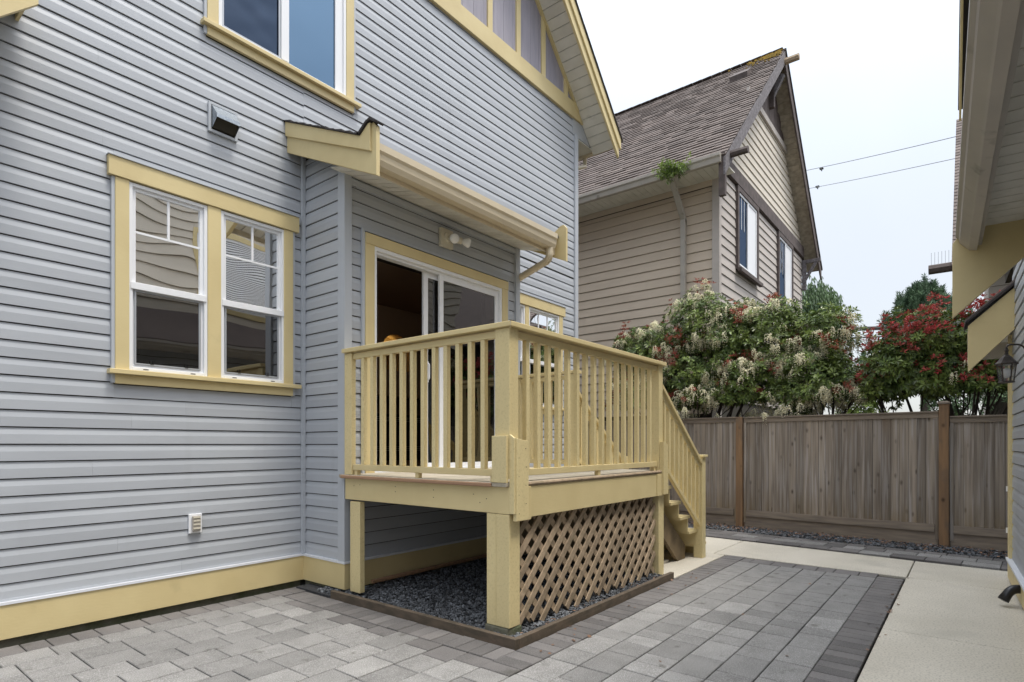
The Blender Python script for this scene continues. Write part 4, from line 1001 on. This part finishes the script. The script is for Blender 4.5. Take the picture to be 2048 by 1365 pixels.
# ------------------------------------------------------------------ second brown house, seen as a sliver
b2 = root('shingled_neighbour', 'far brown house whose shingle roof edge shows behind the right house gutter', 'house', (16.8, -3, 0))
X2, Y2 = 12.57, .24
r2f = mk('roof', G().prism([(X2, 4.32), (X2 + 4.5, 8.82), (X2 + 4.5, 8.9), (X2, 4.4)], 'y', -7, Y2), BROWN, b2)
g = G(); s = 0
while s < 4.45:
    y_ = Y2 + .01
    while y_ > -2.5:
        wv = r4.choice([.2, .3, .33]); g.add([(X2 + s - .01, y_, 4.42 + s), (X2 + s - .01, y_ - wv + .004, 4.42 + s), (X2 + s + .1, y_ - wv + .004, 4.41 + s + .1), (X2 + s + .1, y_, 4.41 + s + .1), (X2 + s - .01, y_, 4.395 + s), (X2 + s - .01, y_ - wv + .004, 4.395 + s)], [(0, 3, 2, 1), (0, 1, 5, 4)]); y_ -= wv
    s += .1
mk('shingles', g, SHING, r2f, kind='stuff')
bw2 = mk('side_wall', B(X2 + .6, X2 + .7, -7, Y2 - .5, 0, 4.9), DARK, b2)
lap(bw2, -3, Y2 - .5, 2.4, 4.6, X2 + .6, 'y', -1, TANG, .186, depth=.026, dutch=False, seams=0)
mk('window_trim', B(X2 + .54, X2 + .57, -1.75, -1.62, 3.0, 4.5), WHITE, b2)
mk('beam_end', G().tube([(X2 + .15, Y2 - .3, 4.42), (X2 + .15, Y2 + .34, 4.42)], .085, 8), BROWN, b2)
g = G()
for i in range(6): g.tube([(X2 + .15, Y2 + .05 + i * .05, 4.49), (X2 + .15, Y2 + .05 + i * .05, 4.72)], .003, 4)
mk('bird_spikes', g, CABLE, b2)
mk('body', B(X2 + .7, X2 + 8, -7, Y2 - .5, 0, 4.8), TANG, b2)

# ------------------------------------------------------------------ plants
def whorls(P, D, nl, L, wd, spread=1.1, droop=.0, seed=0):
    """rosettes of lance leaves: P positions, D unit directions; returns verts, faces"""
    r = np.random.default_rng(seed); n = len(P); V = np.zeros((n, nl, 4, 3))
    up = np.tile(np.array([[.13, .31, .94]]), (n, 1))
    A = np.cross(D, up); A /= np.linalg.norm(A, axis=1, keepdims=True) + 1e-9; Bv = np.cross(D, A)
    for k in range(nl):
        a = 2*pi*k/nl + r.uniform(-.35, .35, n); sp = spread * r.uniform(.6, 1.25, n)
        rad = A * np.cos(a)[:, None] + Bv * np.sin(a)[:, None]
        d = D * np.cos(sp)[:, None] + rad * np.sin(sp)[:, None]
        d[:, 2] -= droop; d /= np.linalg.norm(d, axis=1, keepdims=True)
        side_ = np.cross(d, D) + r.normal(0, .15, (n, 3)); side_ /= np.linalg.norm(side_, axis=1, keepdims=True) + 1e-9
        l = (L * r.uniform(.65, 1.2, n))[:, None]; nrm = np.cross(side_, d)
        b = P + d * l * .08
        V[:, k, 0] = b; V[:, k, 1] = b + d * l * .55 + side_ * wd * .5 * l / L + nrm * .004
        V[:, k, 2] = b + d * l - np.array([0, 0, 1]) * l * .10; V[:, k, 3] = b + d * l * .55 - side_ * wd * .5 * l / L + nrm * .004
    V = V.reshape(-1, 3); m = n * nl
    i = np.arange(m) * 4
    return V, np.stack([i, i + 1, i + 2, i + 3], 1)
def blob_pts(blobs, n, seed, shell=(.50, 1.12)):
    r = np.random.default_rng(seed); wgt = np.array([b[3] * b[4] + b[4] * b[5] + b[3] * b[5] for b in blobs]); wgt /= wgt.sum()
    idx = r.choice(len(blobs), n, p=wgt); bl = np.array(blobs)[idx]
    d = r.normal(size=(n, 3)); d /= np.linalg.norm(d, axis=1, keepdims=True)
    q = r.uniform(shell[0] ** 2, shell[1] ** 2, n) ** .5
    wob = 1 + .22 * np.sin(d[:, 0] * 5 + bl[:, 0] * 9) * np.cos(d[:, 1] * 6 + bl[:, 1] * 7) + .12 * np.sin(d[:, 2] * 9 + bl[:, 2] * 5)
    P = bl[:, :3] + d * bl[:, 3:6] * (q * wob)[:, None]
    D = d + np.array([0, 0, .55]); D /= np.linalg.norm(D, axis=1, keepdims=True)
    return P, D, q
def nf(P, s, o=0):     # cheap clumpy field
    return np.sin(P[:, 0]*s*1.3 + o) * np.sin(P[:, 1]*s + o*1.7 + 1.3) + np.sin(P[:, 2]*s*1.1 + P[:, 1]*s*.6 + o*.7)
def blossoms(P, seed, n=8, L=.125):
    """drooping strings of little bells"""
    r = np.random.default_rng(seed); V = []; F = []; c = 0
    ring = np.array([(0,0,1),(1,0,0),(0,1,0),(-1,0,0),(0,-1,0),(0,0,-1)], float)
    tri = np.array([(0,1,2),(0,2,3),(0,3,4),(0,4,1),(5,2,1),(5,3,2),(5,4,3),(5,1,4)])
    for p in P:
        for k in range(n):
            a = r.uniform(0, 2*pi); o = np.array([cos(a), sin(a), 0]); l = L * r.uniform(.6, 1.35); q = p + o * .01; h0 = r.uniform(-.02, .04); sp_ = r.uniform(.015, .06)
            for j in range(6):
                t = (j + .5) / 6
                c3 = q + o * (sp_ * math.sin(min(1, t * 1.8) * 1.5)) + np.array([0, 0, h0 + .03 * math.sin(t * 3.1) - l * t]) + r.normal(0, .004, 3)
                s = .0085 * (1.25 - .6 * t); V.append(c3 + ring * (s, s, s * 1.2)); F.append(tri + c); c += 6
    return np.concatenate(V), np.concatenate(F)
def shrub(name, label, blobs, base, n, seed, red=.9, flow=.7, redmat=REDL, L=.080, nflow=450, leafmat=LEAF, nl=9, group=None):
    rt = root(name, label, 'shrub', (base[0], base[1], 0), group=group)
    P, D, q = blob_pts(blobs, n, seed)
    keep = (P[:, 2] > 2.0) | (np.random.default_rng(seed).random(len(P)) < .45); P, D, q = P[keep], D[keep], q[keep]
    f1 = nf(P, 5.6, seed); outer = q > .93
    isred = outer & (f1 > red) & (D[:, 2] > (.15 if red > 0 else .55))
    V, Fc = whorls(P[~isred], D[~isred], nl, L, L * .34, 1.15, .12, seed)
    mk('foliage', (V, Fc), leafmat, rt, kind='stuff')
    if isred.any():
        P2 = np.repeat(P[isred], 2, 0) + rng.normal(0, .03, (isred.sum() * 2, 3)); D2 = np.repeat(D[isred], 2, 0)
        V, Fc = whorls(P2, D2, 7, L * .8, L * .26, .95, 0, seed + 1); mk('new_growth', (V, Fc), redmat, rt, kind='stuff')
    if nflow:
        P3, D3, q3 = blob_pts(blobs, nflow * 5, seed + 3, (.88, 1.06)); f2 = nf(P3, 6.2, seed + 5)
        sel = (f2 > flow) & (P3[:, 2] > 1.6) & (D3[:, 2] > -.1); P3 = P3[sel][:nflow]
        if len(P3): mk('blossom', blossoms(P3, seed + 7), FLOW, rt, kind='stuff')
    g = G(); r = random.Random(seed)
    stem = []
    for b in blobs:
        t = Vector(b[:3]); s0 = Vector((base[0] + r.uniform(-.25, .25), base[1] + r.uniform(-.35, .35), -.05)); m1 = s0.lerp(t, .5) + Vector((r.uniform(-.15, .15), r.uniform(-.15, .15), .1))
        g.tube([s0, m1, t], [.035, .024, .012], 6)
        for k in range(5):
            e = t + Vector((r.uniform(-1, 1) * b[3], r.uniform(-1, 1) * b[4], r.uniform(-.4, 1) * b[5])) * .8
            g.tube([m1.lerp(t, r.random()), (m1 + e) / 2 + Vector((0, 0, .05)), e], [.013, .009, .005], 5)
    mk('branch', g, BARK, rt)
    return rt
# white-flowering pieris right of the deck
shrub('pieris_shrub', 'large pieris with ivory drooping blossom and red tips in front of the tan house', [
    (9.95, 3.70, 3.35, .5, .50, .62), (9.95, 4.55, 3.0, .5, .62, .48), (9.95, 3.1, 3.15, .5, .50, .55), (9.9, 3.9, 2.5, .55, .9, .55), (9.95, 5.05, 2.95, .4, .35, .40),
    (9.9, 4.7, 2.2, .5, .75, .5), (9.85, 3.0, 2.35, .55, .65, .60), (9.75, 3.4, 1.95, .45, .8, .40), (9.9, 2.6, 2.9, .5, .42, .62), (10.0, 2.4, 3.3, .4, .34, .35)],
    (9.95, 3.6), 6000, 11, red=.7, flow=.1, nflow=1150)
shrub('pieris_shrub', 'smaller pieris with upright ivory blossom sprays standing between the tan house and red shrub', [
    (10.0, 1.75, 2.95, .42, .42, .48), (9.9, 2.0, 2.35, .5, .5, .6), (9.85, 1.6, 2.2, .45, .4, .35), (9.8, 2.3, 1.9, .45, .5, .4), (9.9, 1.35, 2.0, .4, .3, .25)],
    (9.95, 1.9), 2300, 23, red=1.0, flow=.0, nflow=380)
shrub('photinia_shrub', 'dark green shrub with a crown of crimson new leaves by the right house', [
    (9.95, .35, 2.74, .5, .62, .46), (9.9, .85, 2.45, .5, .42, .50), (10.0, -.25, 2.65, .5, .5, .5), (9.9, .3, 2.25, .5, .5, .3), (9.95, 1.1, 2.15, .4, .25, .3), (10.1, -.7, 2.6, .5, .5, .6), (9.9, -.1, 2.05, .45, .45, .3)],
    (10.05, .1), 4200, 37, red=-.9, flow=1.3, redmat=REDP, nflow=60)
shrub('tall_shrub', 'tall red tipped shrub showing between the two yellow barge boards', [
    (9.6, -.95, 3.15, .35, .4, .45), (9.6, -1.3, 3.4, .35, .4, .45), (9.7, -.8, 2.6, .4, .4, .5)], (9.8, -1.0), 1100, 41, red=.1, flow=.6, nflow=60)
shrub('golden_shrub', 'bright yellow green shrub glimpsed low behind the fence', [
    (12.2, 1.55, 2.0, .4, .33, .42), (12.2, 1.3, 1.75, .3, .3, .3)], (12.2, 1.45), 520, 51, red=9, flow=9, nflow=0, leafmat=LEAFY)
shrub('grey_shrub', 'grey green shrub glimpsed through the stems beside the fence post', [
    (12.6, .2, 2.1, .5, .4, .45), (12.8, -.4, 1.9, .5, .4, .5)], (12.6, 0), 600, 57, red=9, flow=9, nflow=0, leafmat=WILL)
# conifer
cf = root('pine_tree', 'dense blue green pine rising behind the red shrub', 'tree', (48, 2.4, 0))
r5 = np.random.default_rng(8); P = []; D = []
for i in range(230):        # branches that sweep up to candle-like tips
    h0 = r5.uniform(0, 1); z0 = 4.6 + 6.6 * h0; reach = (1 - h0) ** .65 * 3.2 * r5.uniform(.55, 1.2) + .35; a = r5.uniform(0, 2*pi)
    for k in range(16):
        t = .35 + .65 * k / 15; lift = reach * .42 * t ** 2.2 + r5.normal(0, .05)
        P.append((48 + reach * t * cos(a) + r5.normal(0, .10), 2.4 + reach * t * sin(a) + r5.normal(0, .10), z0 + lift))
        D.append((cos(a) * (1 - .7 * t) + r5.normal(0, .2), sin(a) * (1 - .7 * t) + r5.normal(0, .2), .35 + t * .7))
    for k in range(5):
        P.append((48 + reach * cos(a) + r5.normal(0, .06), 2.4 + reach * sin(a) + r5.normal(0, .06), z0 + reach * .42 + .14 * k)); D.append((0.05, 0, 1))
for k in range(10): P.append((48, 2.4, 11.1 + .14 * k)); D.append((0, .05, 1))
P = np.array(P); D = np.array(D); D /= np.linalg.norm(D, axis=1, keepdims=True)
Vs = []; Fs = []; c = 0
for k in range(3):
    V, Fc = whorls(P + D * .16 * k, D, 9, .30, .05, .75, 0, 60 + k); Vs.append(V); Fs.append(Fc + c); c += len(V)
mk('crown', (np.concatenate(Vs), np.concatenate(Fs)), PINE, cf, kind='stuff')
mk('trunk', G().tube([(48, 2.4, 0), (48, 2.4, 6), (48.1, 2.4, 11.8)], [.3, .22, .04], 8), BARK, cf)
# weeping tree
wt = root('weeping_tree', 'drooping green tree behind the right corner of the tan house', 'tree', (26.5, 5.3, 0))
P = []; D = []
for i in range(420):
    a = r5.uniform(0, 2*pi); rr = 1.35 * r5.uniform(.2, 1) ** .5; z = 7.9 - rr * rr * .45 + r5.normal(0, .2)
    ln_ = r5.uniform(1.2, 4.2); m_ = int(ln_ / .14)
    for j in range(m_):
        P.append((25.9 + rr * cos(a) * (1 + .05 * j * .14) + r5.normal(0, .03), 5.35 + rr * sin(a) * (1 + .04 * j * .14) + r5.normal(0, .03), z - j * .14)); D.append((cos(a) * .25, sin(a) * .25, -1))
P = np.array(P); D = np.array(D); D /= np.linalg.norm(D, axis=1, keepdims=True)
mk('crown', whorls(P, D, 4, .2, .045, .4, .3, 71), WILL, wt, kind='stuff')
mk('trunk', G().tube([(26.5, 5.3, 0), (26.5, 5.3, 4), (26.6, 5.2, 8)], [.22, .16, .05], 8), BARK, wt)
# fern-like plant growing in the gutter
gp_ = root('gutter_plant', 'tuft of green weeds growing out of the tan house gutter', 'plant', (10.3, 4.45, 6.45))
r6 = np.random.default_rng(4); Pp = np.array([(10.24, 4.38, 6.46)]) + r6.normal(0, 1, (70, 3)) * (.05, .13, .07) + np.array([0, 0, -.02])
Pp[:, 1] -= 0; Dd = r6.normal(0, 1, (70, 3)) + np.array([-1.2, -.4, .3]); Dd /= np.linalg.norm(Dd, axis=1, keepdims=True)
mk('leaves', whorls(Pp, Dd, 8, .085, .02, .9, .2, 4), LEAFY, gp_, kind='stuff')
Pp2 = Pp[:45] + np.array([0.0, -.08, -.10]); mk('lower_leaves', whorls(Pp2, Dd[:45], 7, .085, .02, .9, .3, 5), LEAF, gp_, kind='stuff')
# ------------------------------------------------------------------ overhead lines
def pix(x, y, d):
    a = (x - 1024) / FPX; return Vector((d * (cos(TH) + a * sin(TH)), d * (sin(TH) - a * cos(TH)), CH + (890 - y) / FPX * d))
def wire(name, label, p, q, r, sag=.1, grp=None, n=10, mat=None):
    pts = [p.lerp(q, t / n) - Vector((0, 0, sag * 4 * (t / n) * (1 - t / n))) for t in range(n + 1)]
    return mk(name, G().tube(pts, r, 5), mat or CABLE, None, label=label, cat='cable', group=grp)
WIREM = M('thin_wire', (.33, .34, .36), rough=.6)
wire('power_line', 'upper of the two thin overhead wires in the white sky', pix(1560, 352, 34), pix(1935, 268, 22), .016, .05, 'thin overhead wires', mat=WIREM)
wire('power_line', 'lower of the two thin overhead wires in the white sky', pix(1560, 388, 34), pix(1935, 312, 22), .014, .05, 'thin overhead wires', mat=WIREM)
for (x, y_, lb) in ((1643, 338, 'small spacer clip on the upper thin overhead wire'), (1635, 374, 'small spacer clip on the lower thin overhead wire')):
    c = pix(x, y_, 31); mk('wire_clip', G().box(c.x - .09, c.x + .09, c.y - .09, c.y + .09, c.z - .02, c.z + .03).box(c.x - .09, c.x - .04, c.y - .02, c.y + .02, c.z - .10, c.z - .02).box(c.x + .04, c.x + .09, c.y - .02, c.y + .02, c.z - .10, c.z - .02), CABLE, None, label=lb, cat='clip', group='wire clips')
for i, (ya, yb2, rr, lb) in enumerate(((657, 646, .07, 'thick upper cable bundle behind the shrubs'), (661, 651, .03, 'slim cable just beneath the thick upper bundle behind the shrubs'), (676, 664, .04, 'lowest thick cable behind the shrubs'))):
    wire('service_cable', lb, pix(1660, ya + 2, 26), pix(1935, yb2, 26), rr, .02, 'cables behind the shrubs')
c = pix(1684, 665, 26); tb = mk('cable_box', B(c.x - .2, c.x + .2, c.y - .2, c.y + .2, c.z - .28, c.z + .16), BOXG, None, bev=.02, label='grey cable terminal box at the left end of the thick cables', cat='box')
